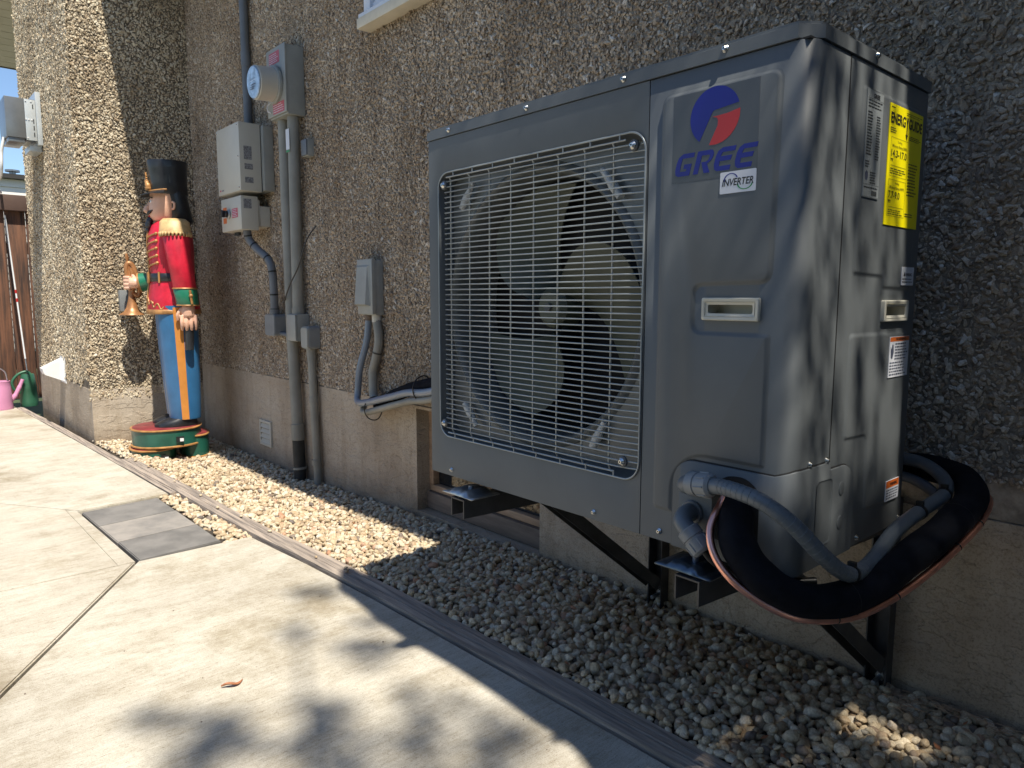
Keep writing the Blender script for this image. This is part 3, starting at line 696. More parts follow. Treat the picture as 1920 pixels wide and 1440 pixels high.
rings = [[bm.verts.new((x, y, z)) for x, z in L] for L, y in ((outer, .010), (outer, 0.0), (hole, 0.0), (shrink(hole, .002), .0006), (shrink(hole, .004), .003), (shrink(hole, .010), .036), (shrink(hole, .013), .040))]
for a, b in zip(rings, rings[1:]):
    for k in range(N): bm.faces.new((a[k], a[(k + 1) % N], b[(k + 1) % N], b[k]))
autosmooth(fin('fan_panel', bm, M['body'], hp), 40)
bm = bmesh.new()
rings = [[bm.verts.new((x, y, z)) for x, z in L] for L, y in ((shrink(hole, .013), .0405), (ring(FR + .022), .0405), (ring(FR + .018), .034), (ring(FR + .010), .030), (ring(FR + .004), .034), (ring(FR), .045), (ring(FR - .003), .075), (ring(FR - .004), .16))]
for a, b in zip(rings, rings[1:]):
    for k in range(N): bm.faces.new((a[k], a[(k + 1) % N], b[(k + 1) % N], b[k]))
autosmooth(fin('fan_shroud', bm, mat('shroud_paint', (0.17, 0.18, 0.175), 0.3, var=0.06, scale=9), hp), 40)
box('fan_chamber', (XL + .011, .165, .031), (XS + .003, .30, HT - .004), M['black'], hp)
# fan
fan = cyl('fan_hub', (FC[0], .076, FC[1]), (FC[0], .150, FC[1]), .044, M['fan'], hp, seg=32, bev=.012)
cyl('hub_nut', (FC[0], .070, FC[1]), (FC[0], .0765, FC[1]), .010, M['body_in'], fan, seg=6)
def blade(a0, wk=1.0):
    bm = bmesh.new(); nr, ns = 12, 12; g = []
    for side in (0, 1):
        rows = []
        for i in range(nr + 1):
            t = i / nr; r = .045 + t * (.264 - .045)
            w = wk * R(52 + 34 * math.sin(math.pi * min(t * 0.80, 1)) * (1 - .30 * t)); mid = R(a0) + R(-34) * t ** 1.6
            row = []
            for j in range(ns + 1):
                s = j / ns - .5; th = mid + s * w
                tipr = r * (1 - .10 * t * max(0, s) * 2)
                y = .112 - .085 * s * (1 - .35 * t) + (.0035 if side else 0) - .02 * t
                row.append(bm.verts.new((FC[0] + tipr * math.cos(th), y, FC[1] + tipr * math.sin(th))))
            rows.append(row)
        g.append(rows)
    for rows in g:
        for a, b in zip(rows, rows[1:]):
            for j in range(ns): bm.faces.new((a[j], a[j + 1], b[j + 1], b[j]))
    A, B = g
    for i in range(nr):
        bm.faces.new((A[i][0], A[i + 1][0], B[i + 1][0], B[i][0])); bm.faces.new((A[i][-1], A[i + 1][-1], B[i + 1][-1], B[i][-1]))
    for j in range(ns):
        bm.faces.new((A[-1][j], A[-1][j + 1], B[-1][j + 1], B[-1][j])); bm.faces.new((A[0][j], A[0][j + 1], B[0][j + 1], B[0][j]))
    return autosmooth(fin('fan_blade', bm, M['fan'], fan), 50)
for a, k in ((140, .72), (262, 1.05), (24, 1.05)): blade(a, k)
# grille
fx0, fx1, fz0, fz1 = GX0 + .007, GX1 + .0005, GZ0 + .004, GZ1 - .003
gril = tube('grille', [(x, -.002, z) for x, z in rrect(fx0, fz0, fx1, fz1, .036, 8)], .0019, M['wire'], hp, 8, curve=False, closed=True)
bm = bmesh.new(); tube_bm(bm, [(fx0, .020, 0), (fx0 + .012, .010, 0), (fx0 + .018, .0035, 0), (-.34, .0015, 0), (fx1 - .018, .008, 0), (fx1, .009, 0)], .00165, 6, cap=False)
wm = bpy.data.meshes.new('grille_wire'); bmesh.ops.recalc_face_normals(bm, faces=bm.faces); bm.to_mesh(wm); bm.free(); wm.materials.append(M['wire'])
for p in wm.polygons: p.use_smooth = True
for i in range(50):
    z = fz0 + .020 + i * (fz1 - fz0 - .040) / 49
    o = link('grille_wire', wm, None, gril); o.location = (0, 0, z)
for z, x1 in ((fz1 - .011, fx1 - .045), (fz0 + .010, fx1 - .06)):
    tube('grille_wire', [(fx0 + .03, -.001, z), (x1, -.001, z)], .0018, M['wire'], gril, 6, curve=False)
for i in range(8):
    x = -.857 + i * .0702
    tube('grille_rib', [(x, .012, fz0 + .004), (x, .0045, fz0 + .018), (x, .0045, fz1 - .018), (x, -.001, fz1 - .010)], .0019, M['wire'], gril, 6, curve=False)
    for a, b in ((fz1 - .012, fz1), (fz0, fz0 + .012)): tube('grille_stub', [(x + .018, -.002, a), (x + .018, -.002, b)], .0018, M['wire'], gril, 6, curve=False)
for u, v in ((-.319, .694), (-.330, .127), (-.880, .689), (-.885, .126)):
    w = cyl('washer', (u, .006, v), (u, -.0005, v), .0105, M['body_in'], gril, seg=18, bev=.001)
    screw(hp, u, v, FRONT, 0.001, .0055)
for (x0, z0, x1, z1) in ((-.412, .668, -.366, .612), (-.800, .688, -.842, .634), (-.396, .190, -.426, .136), (-.792, .128, -.835, .178)):
    c = Vector((x0, .026, z0)); e = Vector((x1, .026, z1))
    o = tube('shroud_clip', [c, c.lerp(e, .3), c.lerp(e, .6), e], [.006] * 1 + [.007, .010, .008], M['clip'], hp, 8, curve=False)
# lid
lid = [(XL - .003, -.003), (-.0225, -.003), (.003, .0275), (.003, D + .003), (XL - .003, D + .003)]
bm = bmesh.new(); vs = [bm.verts.new((x, y, .8215)) for x, y in lid]; f = bm.faces.new(vs)
r = bmesh.ops.extrude_face_region(bm, geom=[f])
for g in r['geom']:
    if isinstance(g, bmesh.types.BMVert): g.co.z = HT + .0015
es = [e for e in bm.edges if all(abs(v.co.z - .8215) < 1e-6 for v in e.verts)]
bmesh.ops.bevel(bm, geom=es, offset=.006, segments=3, affect='EDGES')
autosmooth(fin('lid', bm, M['body'], hp), 35)
box('lid_shadow_gap', (XL + .003, .003, HT - .001), (-.006, D - .003, HT + .002), M['black'], hp)
# pressed fields on the service panel
P1 = [(-.257, .056), (-.214, .056), (-.214, .125), (-.175, .164), (-.045, .164), (-.045, .375), (-.181, .375), (-.181, .447), (-.046, .449), (-.041, .764), (-.257, .764)]
emboss('pressed_field', (P1, [.012, .003, .03, .03, .008, .008, .016, .016, .022, .02, .02], 6), M['body'], hp, FRONT, .0042, .0085, .0001)
emboss('pressed_field', ([(YS + .045, .762), (.165, .465), (.279, .462), (.285, .443), (.412, .441), (.41, .762)][::-1], .010, 5), M['body'], hp, SIDE, .0026, .0085, .0001)
emboss('pressed_field', ([(.165, .192), (.251, .190), (.262, .055), (.377, .051), (.411, .07), (.412, .371), (.165, .372)][::-1], .012, 5), M['body'], hp, SIDE, .0026, .0085, .0001)
# service cover over the corner
def vtop(u):
    uL, uR = -.2125, US(.212)
    e = .040
    t = .156 if u < -RC else .156 + .010 * min(1, (u + RC) / .03)
    if u > US(YS): t = .153
    if u < uL + e: t = t - e + math.sqrt(max(0, e * e - (uL + e - u) ** 2))
    if u > uR - .045: t = t - .045 + math.sqrt(max(0, .045 ** 2 - (u - uR + .045) ** 2))
    return t
uc = [-.2125 + .040 * (1 - math.cos(math.pi / 2 * k / 8)) for k in range(9)] + list(np.linspace(-.16, -RC, 8)) + [-RC + RC * math.pi / 2 * k / 10 for k in range(1, 11)] + [US(y) for y in (.05, .08, YS - .002, YS + .001, .15)] + [US(.212) - .045 * (1 - math.sin(math.pi / 2 * k / 8)) for k in range(9)]
cov = wrap_panel('service_cover', uc, -0.001, vtop, .0002, .0035, M['body'], hp)
ug = [u - .0022 if u < -.2 else u for u in uc]; ug[-1] += .0022
wrap_panel('cover_gap', ug, 0.0, lambda u: vtop(min(max(u, -.2125), US(.212))) + .0028, .0001, .0009, M['black'], hp)
emboss('pressed_field', ([(.072, .032), (.1285, .032), (.1285, .139), (.072, .141)], .012, 5), M['body'], hp, SIDE, -.0012, .003, .0050)
for v in (.115, .057):
    c = [(.163 + .010 * math.cos(a), v + .0125 * math.sin(a)) for a in np.linspace(0, 2 * math.pi, 25)[:-1]]
    emboss('knockout', c, M['body'], cov, SIDE, .0012, .0015, .0037)
plate('opening_dark_plate', round_poly([(-.134, .032), (-.050, .032), (-.050, .128), (-.075, .146), (-.110, .143), (-.134, .12)], .014, 4), M['black'], hp, FRONT, .003, .0042)  # flat black plate; its colour stands for the dark inside the opening
quads('panel_seam', [(YS - .0014, .158, YS + .0014, HT)], M['black'], hp, SIDE, .0006)
# handles
def handle(frame, u0, v0, u1, v1, w, dep):
    out = [(u0, v0), (u1, v0), (u1, v1), (u0, v1)]
    bm = bmesh.new()
    loops = [(0, -.001), (0, .006), (.0012, .0072), (w - .002, .0072), (w, .0058), (w + .004, .0036 + .0010), (w + .0045, .0044)]
    rg = []
    for ins, d in loops:
        L = [(u0 + ins, v0 + ins), (u1 - ins, v0 + ins), (u1 - ins, v1 - ins), (u0 + ins, v1 - ins)]
        rg.append([bm.verts.new(frame(u, v, d)) for u, v in round_poly(L, .0035, 3)])
    for a, b in zip(rg, rg[1:]):
        for k in range(len(a)): bm.faces.new((a[k], a[(k + 1) % len(a)], b[(k + 1) % len(a)], b[k]))
    h = autosmooth(fin('recessed_handle', bm, M['handle'], hp), 40)
    return h
def cut_handle(frame, u0, v0, u1, v1, w, dep, panel):
    """real pocket: boolean-free, the pocket box stands in an opening cut in the panel"""
    cb = bmesh.new(); a = frame(u0 + w, v0 + w, .02); b = frame(u1 - w, v1 - w, -dep)
    lo = [min(a[i], b[i]) for i in range(3)]; hi = [max(a[i], b[i]) for i in range(3)]
    box_bm(cb, lo, hi); me = bpy.data.meshes.new('cut'); cb.to_mesh(me); cb.free()
    cu = bpy.data.objects.new('cut', me); COL.objects.link(cu)
    for p in panel:
        md = p.modifiers.new('pocket', 'BOOLEAN'); md.operation = 'DIFFERENCE'; md.object = cu; md.solver = 'EXACT'
        dg = bpy.context.evaluated_depsgraph_get(); nm = bpy.data.meshes.new_from_object(p.evaluated_get(dg)); p.modifiers.clear(); p.data = nm
    bpy.data.objects.remove(cu)
    bm = bmesh.new(); U0, V0, U1, V1 = u0 + w, v0 + w, u1 - w, v1 - w
    prof = [(0, .0072), (.0008, 0.004), (.004, -dep)]
    rg = [[bm.verts.new(frame(u, v, d)) for u, v in ((U0 + i, V0 + i), (U1 - i, V0 + i), (U1 - i, V1 - i), (U0 + i, V1 - i))] for i, d in prof]
    for a, b in zip(rg, rg[1:]):
        for k in range(4): bm.faces.new((a[k], a[(k + 1) % 4], b[(k + 1) % 4], b[k]))
    bm.faces.new(rg[-1])
    return fin('handle_pocket', bm, M['handle'], None)
sp = bpy.data.objects['service_panel']; sd = bpy.data.objects['side_panel']
h = handle(FRONT, -.165, .393, -.0635, .429, .0065, .03); k = cut_handle(FRONT, -.165, .393, -.0635, .429, .0065, .026, [sp]); k.parent = h; k.matrix_parent_inverse = h.matrix_world.inverted()
h = handle(SIDE, .288, .388, .3945, .4255, .0065, .03); k = cut_handle(SIDE, .288, .388, .3945, .4255, .0065, .03, [sd]); k.parent = h; k.matrix_parent_inverse = h.matrix_world.inverted()
# screws
for u, v in ((-.140, .810), (-.341, .809), (-.592, .808), (-.854, .809)): screw(hp, u, v, FRONT, .003)
for u, v in ((-.857, .015), (-.397, .015), (-.241, .016)): screw(hp, u, v, FRONT, 0)
screw(hp, .204, .810, SIDE, .003)
for u, v in ((.110, .1695), (.053, .1715), (.241, .012), (.428, .010)): screw(hp, u, v, SIDE, 0)
# emblem
e0 = .0046
lg = plate('emblem_sticker', [(-.231, .617), (-.077, .617), (-.077, .7555), (-.231, .7555)], M['logo_bg'], hp, FRONT, .0030, e0)
C, r_ = Vector((-.1535, .7130)), .0445
def arc(a0, a1, n): return [tuple(C + Vector((math.cos(R(a)), math.sin(R(a)))) * r_) for a in np.linspace(a0, a1, n)]
plate('blue_mark', arc(17, 234, 40) + [(-.1585, .7170), (-.1555, .7210)], M['blue'], lg, FRONT, e0, e0 + .0004)
plate('red_mark', arc(5, -101, 24) + [(-.1545, .700), (-.1500, .7095), (-.1475, .7125), (-.1495, .7145), (-.1590, .7150)][0:0] + [(-.1475, .697), (-.1468, .7045), (-.1495, .7095), (-.1570, .7115), (-.130, .7130)], M['red'], lg, FRONT, e0, e0 + .0004)
# letters of the name, drawn as slanted strokes
def letter(ch, x, w, z0, h, par):
    t = .0072; sh = .26
    def T(u, v): return (x + u * w + v * h * sh, z0 + v * h)
    tu, tv = t * 1.25 / w, t / h
    def bar(a): plate('letter', [T(*p) for p in a], M['blue'], par, FRONT, e0, e0 + .0005)
    if ch == 'G':
        bar([(1.0, 1), (.30, 1), (.06, .86), (0, .62), (0, .30), (.08, .08), (.26, 0), (.96, 0), (.96, .52), (.50, .52), (.50, .52 - tv), (.96 - tu * .9, .52 - tv), (.96 - tu * .9, tv), (.34, tv), (tu + .02, .20), (tu, .42), (tu, .60), (.30, .80), (.40, 1 - tv), (1.0, 1 - tv)])
    if ch == 'R':
        bar([(0, 0), (tu, 0), (tu, 1 - tv), (.72, 1 - tv), (.80, .74), (.74, .56), (.62, .50), (tu + .06, .50), (.66, 0), (.66 + tu * 1.15, 0), (tu + .42, .40), (.84, .46), (.98, .62), (1, .82), (.88, .97), (.76, 1), (0, 1)])
    if ch == 'E':
        bar([(1.05, 1), (.30, 1), (.08, .88), (0, .66), (0, .32), (.08, .10), (.26, 0), (.98, 0), (.98, tv), (.36, tv), (tu + .02, .22), (tu, .42), (.92, .42), (.94, .42 + tv), (tu, .42 + tv), (tu + .01, .68), (.36, 1 - tv), (1.05, 1 - tv)])
for ch, x in (('G', -.2275), ('R', -.1905), ('E', -.1545), ('E', -.1175)): letter(ch, x, .031, .6270, .0350, lg)
iv = plate('inverter_sticker', round_poly([(-.1395, .5905), (-.0775, .5905), (-.0775, .6235), (-.1395, .6235)], .002, 3), M['white_st'], hp, FRONT, .003, .0050)
text('lettering', 'INVERTER', (-.1355, .6015, -.0815, .6125), M['ink'], iv, FRONT, .0054, shear=.2, bold=.018)
def arc_strip(cx, cz, rx, rz, a0, a1, th, m, nm):
    A = [(cx + rx * math.cos(R(a)), cz + rz * math.sin(R(a))) for a in np.linspace(a0, a1, 20)]; B = [(cx + (rx - th) * math.cos(R(a)), cz + (rz - th * .6) * math.sin(R(a))) for a in np.linspace(a1, a0, 20)]
    plate(nm, A + B, m, iv, FRONT, .005, .0052)
arc_strip(-.1205, .6105, .0125, .0105, 20, 190, .0022, M['blue'], 'blue_arc'); arc_strip(-.096, .6035, .0135, .0095, 180, 355, .0024, M['green'], 'green_arc')
# rating plate
rp = plate('rating_plate', [(.176, .590), (.237, .590), (.237, .757), (.176, .757)], M['spec'], hp, SIDE, .003, .0042)
text('lettering', 'GREE', (.198, .7445, .222, .7515), M['ink'], rp, SIDE, .0046, bold=.03)
quads('printed_lines', print_lines(.180, .728, .233, .742, 3, 2, .35) + print_lines(.180, .655, .200, .724, 15, 3, .4, 2) + print_lines(.214, .650, .231, .720, 17, 4, .4, 2) + print_lines(.180, .636, .196, .648, 3, 5, .4, 2) + print_lines(.180, .604, .234, .608, 1, 6, .5, 8) + print_lines(.200, .612, .225, .632, 5, 7, .4, 3), M['ink'], rp, SIDE, .0046)
quads('rule', [(.177, .7425, .236, .7429), (.177, .6105, .236, .6109), (.177, .591, .236, .5914), (.177, .7562, .236, .7566)], M['ink'], rp, SIDE, .0046)
quads('bar_code', [(.209 + i * .0013, .594, .209 + i * .0013 + random.choice((.0005, .0009)), .602) for i in range(16)], M['ink'], rp, SIDE, .0046)
arc_c = [(.187 + .0055 * math.cos(a), .624 + .0075 * math.sin(a)) for a in np.linspace(0, 2 * math.pi, 20)[:-1]]
plate('approval_mark', arc_c, M['inkb'], rp, SIDE, .0042, .0045)
# yellow energy label
eg = plate('energy_label', [(.2655, .5525), (.4105, .5525), (.4105, .750), (.2655, .750)], M['yellow'], hp, SIDE, .0030, .0043)
T = lambda s, b, **k: text('lettering', s, b, M['ink'], eg, SIDE, .0047, **k)
T('ENERG', (.2700, .7185, .3320, .7365), bold=.03); T('GUIDE', (.3460, .7185, .4065, .7365), bold=.03)
plate('arrow', [(.3342, .7365), (.3372, .7365), (.3395, .729), (.3420, .7365), (.3450, .7365), (.3412, .7245), (.3412, .708), (.3445, .708), (.3396, .6985), (.3347, .708), (.3380, .708), (.3380, .7245)], M['ink'], eg, SIDE, .0043, .0047)
T('Cooling', (.304, .6885, .322, .6935)); T('Efficiency Rating (SEER)', (.282, .6800, .345, .6860))
T('14.3-17.0', (.279, .6655, .345, .6775), bold=.01)
T('Heating', (.302, .6205, .320, .6255)); T('Efficiency Rating (HSPF)', (.280, .6120, .343, .6180)); T('7.7-9.0', (.277, .5975, .325, .6095), bold=.01)
fr_ = lambda a, b, c, d, t=.0005: [(a, b, c, b + t), (a, d - t, c, d), (a, b, a + t, d), (c - t, b, c, d)]
quads('rule', fr_(.2755, .634, .349, .697) + fr_(.2745, .568, .348, .6285) + [(.279, .651, .345, .6516), (.278, .583, .344, .5836)], M['ink'], eg, SIDE, .00475)
quads('printed_lines', print_lines(.270, .743, .290, .746, 1, 1, .4, 3) + print_lines(.335, .739, .405, .745, 2, 2, .3, 6) + print_lines(.270, .703, .298, .713, 3, 3, .4, 3) + print_lines(.352, .700, .405, .7085, 3, 4, .4, 5)
      + print_lines(.278, .637, .345, .648, 3, 5, .35, 5) + print_lines(.355, .606, .398, .664, 11, 6, .36, 5) + print_lines(.278, .570, .345, .580, 3, 7, .35, 5) + print_lines(.352, .570, .395, .578, 2, 8, .4, 4), M['ink'], eg, SIDE, .0047)
for v in (.6625, .5945):
    for k in (0, .0055): plate('pointer', [(.278 + k, v), (.2825 + k, v), (.28025 + k, v - .0055)], M['ink'], eg, SIDE, .0043, .0047)
# warning labels
w1 = plate('warning_label', [(.3595, .452), (.4145, .452), (.4145, .4845), (.3595, .4845)], M['white_st'], hp, SIDE, .0030, .0042)
text('lettering', 'WARNING', (.378, .4685, .404, .4740), M['ink'], w1, SIDE, .0046, bold=.03)
plate('warning_triangle', [(.368, .4685), (.376, .4685), (.372, .4760)], M['ink'], w1, SIDE, .0042, .0046)
quads('printed_lines', print_lines(.362, .4555, .412, .4655, 2, 12, .3, 6), M['ink'], w1, SIDE, .0046)
w2 = plate('warning_label', [(.3265, .2875), (.4145, .2875), (.4145, .3605), (.3265, .3605)], M['white_st'], hp, SIDE, .0030, .0042)
quads('orange_band', [(.3275, .352, .4135, .3598)], M['orange'], w2, SIDE, .0044)
text('lettering', 'WARNING', (.352, .3535, .398, .3585), M['ink'], w2, SIDE, .0047, bold=.03)
quads('printed_lines', print_lines(.350, .318, .411, .350, 6, 13, .42, 6) + print_lines(.330, .290, .411, .3165, 5, 14, .42, 9), M['inkb'], w2, SIDE, .0046)
plate('pictogram', [(.334, .323), (.340, .321), (.345, .333), (.342, .346), (.338, .347), (.335, .337), (.331, .343), (.332, .334)], M['inkb'], w2, SIDE, .0042, .0046)
w3 = plate('warning_label', [(.350, .0555), (.4105, .0555), (.4105, .094), (.350, .094)], M['white_st'], hp, SIDE, .0030, .0042)
quads('orange_band', [(.351, .080, .4095, .0934)], M['orange'], w3, SIDE, .0044)
text('lettering', 'WARNING', (.368, .0835, .400, .0895), M['ink'], w3, SIDE, .0047, bold=.03)
quads('printed_lines', print_lines(.353, .058, .408, .078, 4, 15, .4, 6), M['inkb'], w3, SIDE, .0046)
# conduit fittings on the cover
def fitting(name, pts, a, b):
    e = tube(name, pts, .0155, M['pvc'], hp, 16)
    a, b = Vector(a), Vector(b); g = bmesh.new()
    tube_bm(g, [a, a.lerp(b, .04), a.lerp(b, .36), a.lerp(b, .38), a.lerp(b, .44), a.lerp(b, .46), a.lerp(b, .90), b], [.0165, .0195, .0195, .0178, .0178, .0200, .0195, .0155], 20)
    o = autosmooth(fin('gland_nut', g, M['pvc_lt'], e), 30)
    d = (b - a).normalized(); up = d.cross(Vector((0, 1, 0))).normalized(); s = d.cross(up); g = bmesh.new()
    for k in range(8):
        an = 2 * math.pi * k / 8; o_ = (up * math.cos(an) + s * math.sin(an)) * .0197
        tube_bm(g, [a.lerp(b, .50) + o_, a.lerp(b, .86) + o_], .0016, 5)
    fin('gland_ridges', g, M['pvc_lt'], o)
    return e
fitting('conduit_elbow', [(-.168, .002, .119), (-.168, -.018, .119), (-.163, -.036, .123), (-.146, -.045, .130)], (-.150, -.0445, .129), (-.104, -.049, .135))
fitting('conduit_elbow', [(-.171, .002, .068), (-.171, -.022, .068), (-.166, -.038, .060), (-.150, -.043, .047)], (-.154, -.0425, .051), (-.121, -.040, .020))
for u, v in ((-.168, .119), (-.171, .068)): cyl('lock_ring', (u, -.003, v), (u, -.009, v), .021, M['pvc'], hp, bev=.002)

# ------------------------------------------------------------------ wall brackets
def bracket(xc, xa, label):
    b = thing('wall_bracket', label, 'bracket', (xc, YW - .02, -.2), 'steel brackets under the heat pump')
    w = .024; t = .003
    bm = bmesh.new()
    box_bm(bm, (xc - w, YW - .007, -.475), (xc + w, YW - .003, -.008)); box_bm(bm, (xc - w, YW - .038, -.475), (xc - w + t, YW - .0072, -.008)); box_bm(bm, (xc + w - t, YW - .038, -.475), (xc + w, YW - .0072, -.008))
    fin('upright', bm, M['bracket'], b)
    bm = bmesh.new()
    box_bm(bm, (xc - w, -.045, -.034), (xc + w, YW - .040, -.031)); box_bm(bm, (xc - w, -.045, -.074), (xc - w + t, YW - .040, -.0342)); box_bm(bm, (xc + w - t, -.045, -.074), (xc + w, YW - .040, -.0342))
    fin('arm', bm, M['bracket'], b)
    bm = bmesh.new(); d = Vector((0, .0, 0)); A = Vector((xc, .20, -.058)); B = Vector((xc, YW - .040, -.395)); dr = (B - A).normalized(); nn = Vector((0, -dr.z, dr.y)) * .016
    for s, o1 in ((-1, .0), (1, .0)):
        x = xc + s * .019
        q = [A + nn, B + nn, B - nn, A - nn]; vs = [bm.verts.new((x - .0015, p.y, p.z)) for p in q] + [bm.verts.new((x + .0015, p.y, p.z)) for p in q]
        for f in ((0, 1, 2, 3), (7, 6, 5, 4), (0, 4, 5, 1), (1, 5, 6, 2), (2, 6, 7, 3), (3, 7, 4, 0)): bm.faces.new([vs[i] for i in f])
    q = [A + nn, B + nn]; vs = [bm.verts.new((xc - .0175, p.y, p.z)) for p in q] + [bm.verts.new((xc + .0175, p.y, p.z)) for p in q[::-1]]; bm.faces.new(vs)
    fin('strut', bm, M['bracket'], b)
    for o_ in b.children:
        if not o_.name.startswith('upright'):
            for v in o_.data.vertices: v.co.x += (xa - xc) * max(0, 1 - (v.co.y + .045) / (YW - .03 + .045))
    for z in (-.43, -.12):
        c = cyl('bolt', (xc + .004, YW - .008, z), (xc + .004, YW - .055, z - .004), .0055, M['galv'], b, seg=12, bev=.001)
        cyl('nut', (xc + .004, YW - .0085, z), (xc + .004, YW - .018, z), .011, M['galv'], c, seg=6)
    return b
bracket(-.712, -.775, 'steel wall bracket under the fan end of the heat pump')
bracket(-.094, -.150, 'steel wall bracket under the service end of the heat pump')
def foot(xc, m, seed):
    bm = bmesh.new(); n = 14; g = []
    for i in range(n + 1):
        row = []
        for j in range(7):
            x = xc - .055 + .11 * i / n; y = -.040 + .085 * j / 6; e = min(i, n - i) / 2
            z = -.028 + (.011 if 4 <= i <= 10 and 1 <= j <= 5 else 0) * (1 if (i + j) % 3 else .6) - (.004 if 6 <= i <= 8 and 2 <= j <= 4 else 0)
            row.append(bm.verts.new((x, y, z)))
        g.append(row)
    for a, b in zip(g, g[1:]):
        for j in range(6): bm.faces.new((a[j], a[j + 1], b[j + 1], b[j]))
    o = fin('mounting_foot', bm, m, hp); md = o.modifiers.new('s', 'SOLIDIFY'); md.thickness = .003; md.offset = -1
    for p in o.data.polygons: p.use_smooth = True
    c = cyl('foot_bolt', (xc, .002, -.031), (xc, .002, -.010), .006, M['galv'], o, seg=10)
    for yy in (.10, .40): box('foot_rail', (xc - .02, yy, -.0305), (xc + .02, yy + .02, -.0005), M['bracket'], hp)
    return o
foot(-.785, M['galv'], 1); foot(-.165, mat('dark_galvanised', (0.10, 0.13, 0.17), 0.3, .8, var=.3, scale=25), 2)

# ------------------------------------------------------------------ line set and conduits
INS = [(-0.118, 0.050, 0.111), (-0.087, -0.010, 0.088), (-0.056, -0.045, 0.045), (-0.012, -0.035, -0.001), (0.029, 0.020, -0.032), (0.063, 0.110, -0.033), (0.088, 0.230, -0.001), (0.109, 0.360, 0.035), (0.110, 0.470, 0.064), (0.063, 0.560, 0.078), (-0.018, 0.596, 0.080), (-0.15, 0.598, 0.074), (-.7, .598, .10), (-1.2, .598, .135), (-1.488, 0.598, 0.150), (-1.806, 0.598, 0.086), (-1.939, 0.598, 0.056), (-2.082, 0.598, 0.008), (-2.24, 0.630, -0.050)]
ins = tube('insulated_pipe', INS, [.0282 - .0008 * min(1, max(0, (k - 8) / 16)) + .0007 * math.sin(k * .9) for k in range(145)], M['foam'], None, 24)
tag(ins, 'thick black foam insulated refrigerant line looping out of the heat pump to the wall', 'pipe')
def band(parent, path_pts, i, rad, w=.006, m=None, name='cable_tie'):
    P = catmull(path_pts, 8); p = P[i]; t = (P[i + 1] - P[i - 1]).normalized()
    return tube(name, [p - t * w / 2, p + t * w / 2], rad, m or M['tie'], parent, 24, curve=False)
for i, r2 in ((38, .0283), (58, .0283), (72, .0283)): band(ins, INS, i, r2, .001, M['black'], 'insulation_joint')
COP = [(-0.112, 0.020, 0.127), (-0.103, -0.025, 0.104), (-0.100, -0.060, 0.066), (-0.076, -0.074, 0.026), (-0.035, -0.062, -0.012), (0.022, -0.016, -0.048), (0.067, 0.072, -0.060), (0.094, 0.160, -0.047), (0.115, 0.250, -0.022), (0.132, 0.350, 0.010), (0.136, 0.450, 0.036), (.110, .560, .052), (.02, .625, .052), (-.12, .634, .046), (-.4, .636, .05)]
cop = tube('copper_pipe', COP, .0064, M['copper'], None, 12)
tag(cop, 'thin bare copper tube strapped under the black insulated line', 'pipe')
for j in (46, 57, 71, 78):
    P = catmull(INS, 8); Q = catmull(COP, 8); q = Q[j]; i = min(range(2, len(P) - 2), key=lambda k: (P[k] - q).length); p = P[i]; t = (P[i + 1] - P[i - 1]).normalized()
    d = (q - p); d -= t * d.dot(t); d.normalize(); c = q - d * .001
    s = t.cross(d)
    loop = [c + d * .0062 * math.cos(a) + s * .0062 * math.sin(a) for a in np.linspace(0, 2 * math.pi, 14)[:-1]]
    tube('cable_tie', loop, .0018, M['tie'], cop, 6, curve=False, closed=True)
CO1 = [(-0.110, -0.0485, 0.1345), (-0.067, -0.060, 0.139), (-0.013, -0.060, 0.130), (0.027, -0.040, 0.099), (0.050, 0.010, 0.047), (0.058, 0.080, 0.005), (0.058, 0.160, 0.002), (0.060, 0.250, 0.036), (0.068, 0.350, 0.056), (0.076, 0.430, 0.070), (0.054, 0.500, 0.082), (0.006, 0.545, 0.096), (-0.042, 0.556, 0.100), (-0.114, 0.560, 0.100), (-.6, .56, .13)]
c1 = tube('flexible_conduit', CO1, .0125, M['pvc'], None, 16)
tag(c1, 'grey liquid tight conduit arching from the upper elbow onto the black line', 'conduit')
bm = bmesh.new(); P = catmull(CO1, 30)
for i in range(20, 190, 5):
    p = P[i]; t = (P[i + 1] - P[i - 1]).normalized(); u = t.cross(Vector((0, 0, 1))).normalized(); w = t.cross(u)
    tube_bm(bm, [p + (u * math.cos(a) + w * math.sin(a)) * .01235 for a in np.linspace(0, 2 * math.pi, 17)[:-1]], .0006, 4, closed=True)
o = fin('conduit_ribs', bm, M['pvc'], c1)
for i in (72, 63, 41): band(c1, CO1, i, .0138)
for i in (72, 63, 41):
    P = catmull(CO1, 8); p = P[i]
    box('tie_head', (p.x - .006, p.y - .004, p.z + .011), (p.x + .006, p.y + .005, p.z + .020), M['tie'], c1, .001)
CO2 = [(0.075, 0.440, 0.040), (0.040, 0.500, 0.051), (-0.010, 0.550, 0.058), (-0.055, 0.566, 0.060), (-0.14, 0.566, 0.060), (-.6, .566, .09)]
c2 = tube('flexible_conduit', CO2, .0105, M['conduit_d'], None, 14); tag(c2, 'darker grey conduit tucked between the lighter conduit and the wall', 'conduit')
CO3 = [(-.124, -.0405, .024), (-.108, -.030, .004), (-.080, -.010, -.012), (-.040, .025, -.022), (.010, .075, -.020)]
c3 = tube('control_cable', CO3, .0065, M['tie'], None, 10); tag(c3, 'short black cable from the lower elbow behind the insulated line', 'cable')

# ------------------------------------------------------------------ electrical gear on the wall
def lbl(name, rects, m, par, frame, d=.0006): return quads(name, rects, m, par, frame, d)
def fy(y): return lambda u, v, d: (u, y - d, v)
def fx(x): return lambda u, v, d: (x + d, u, v)
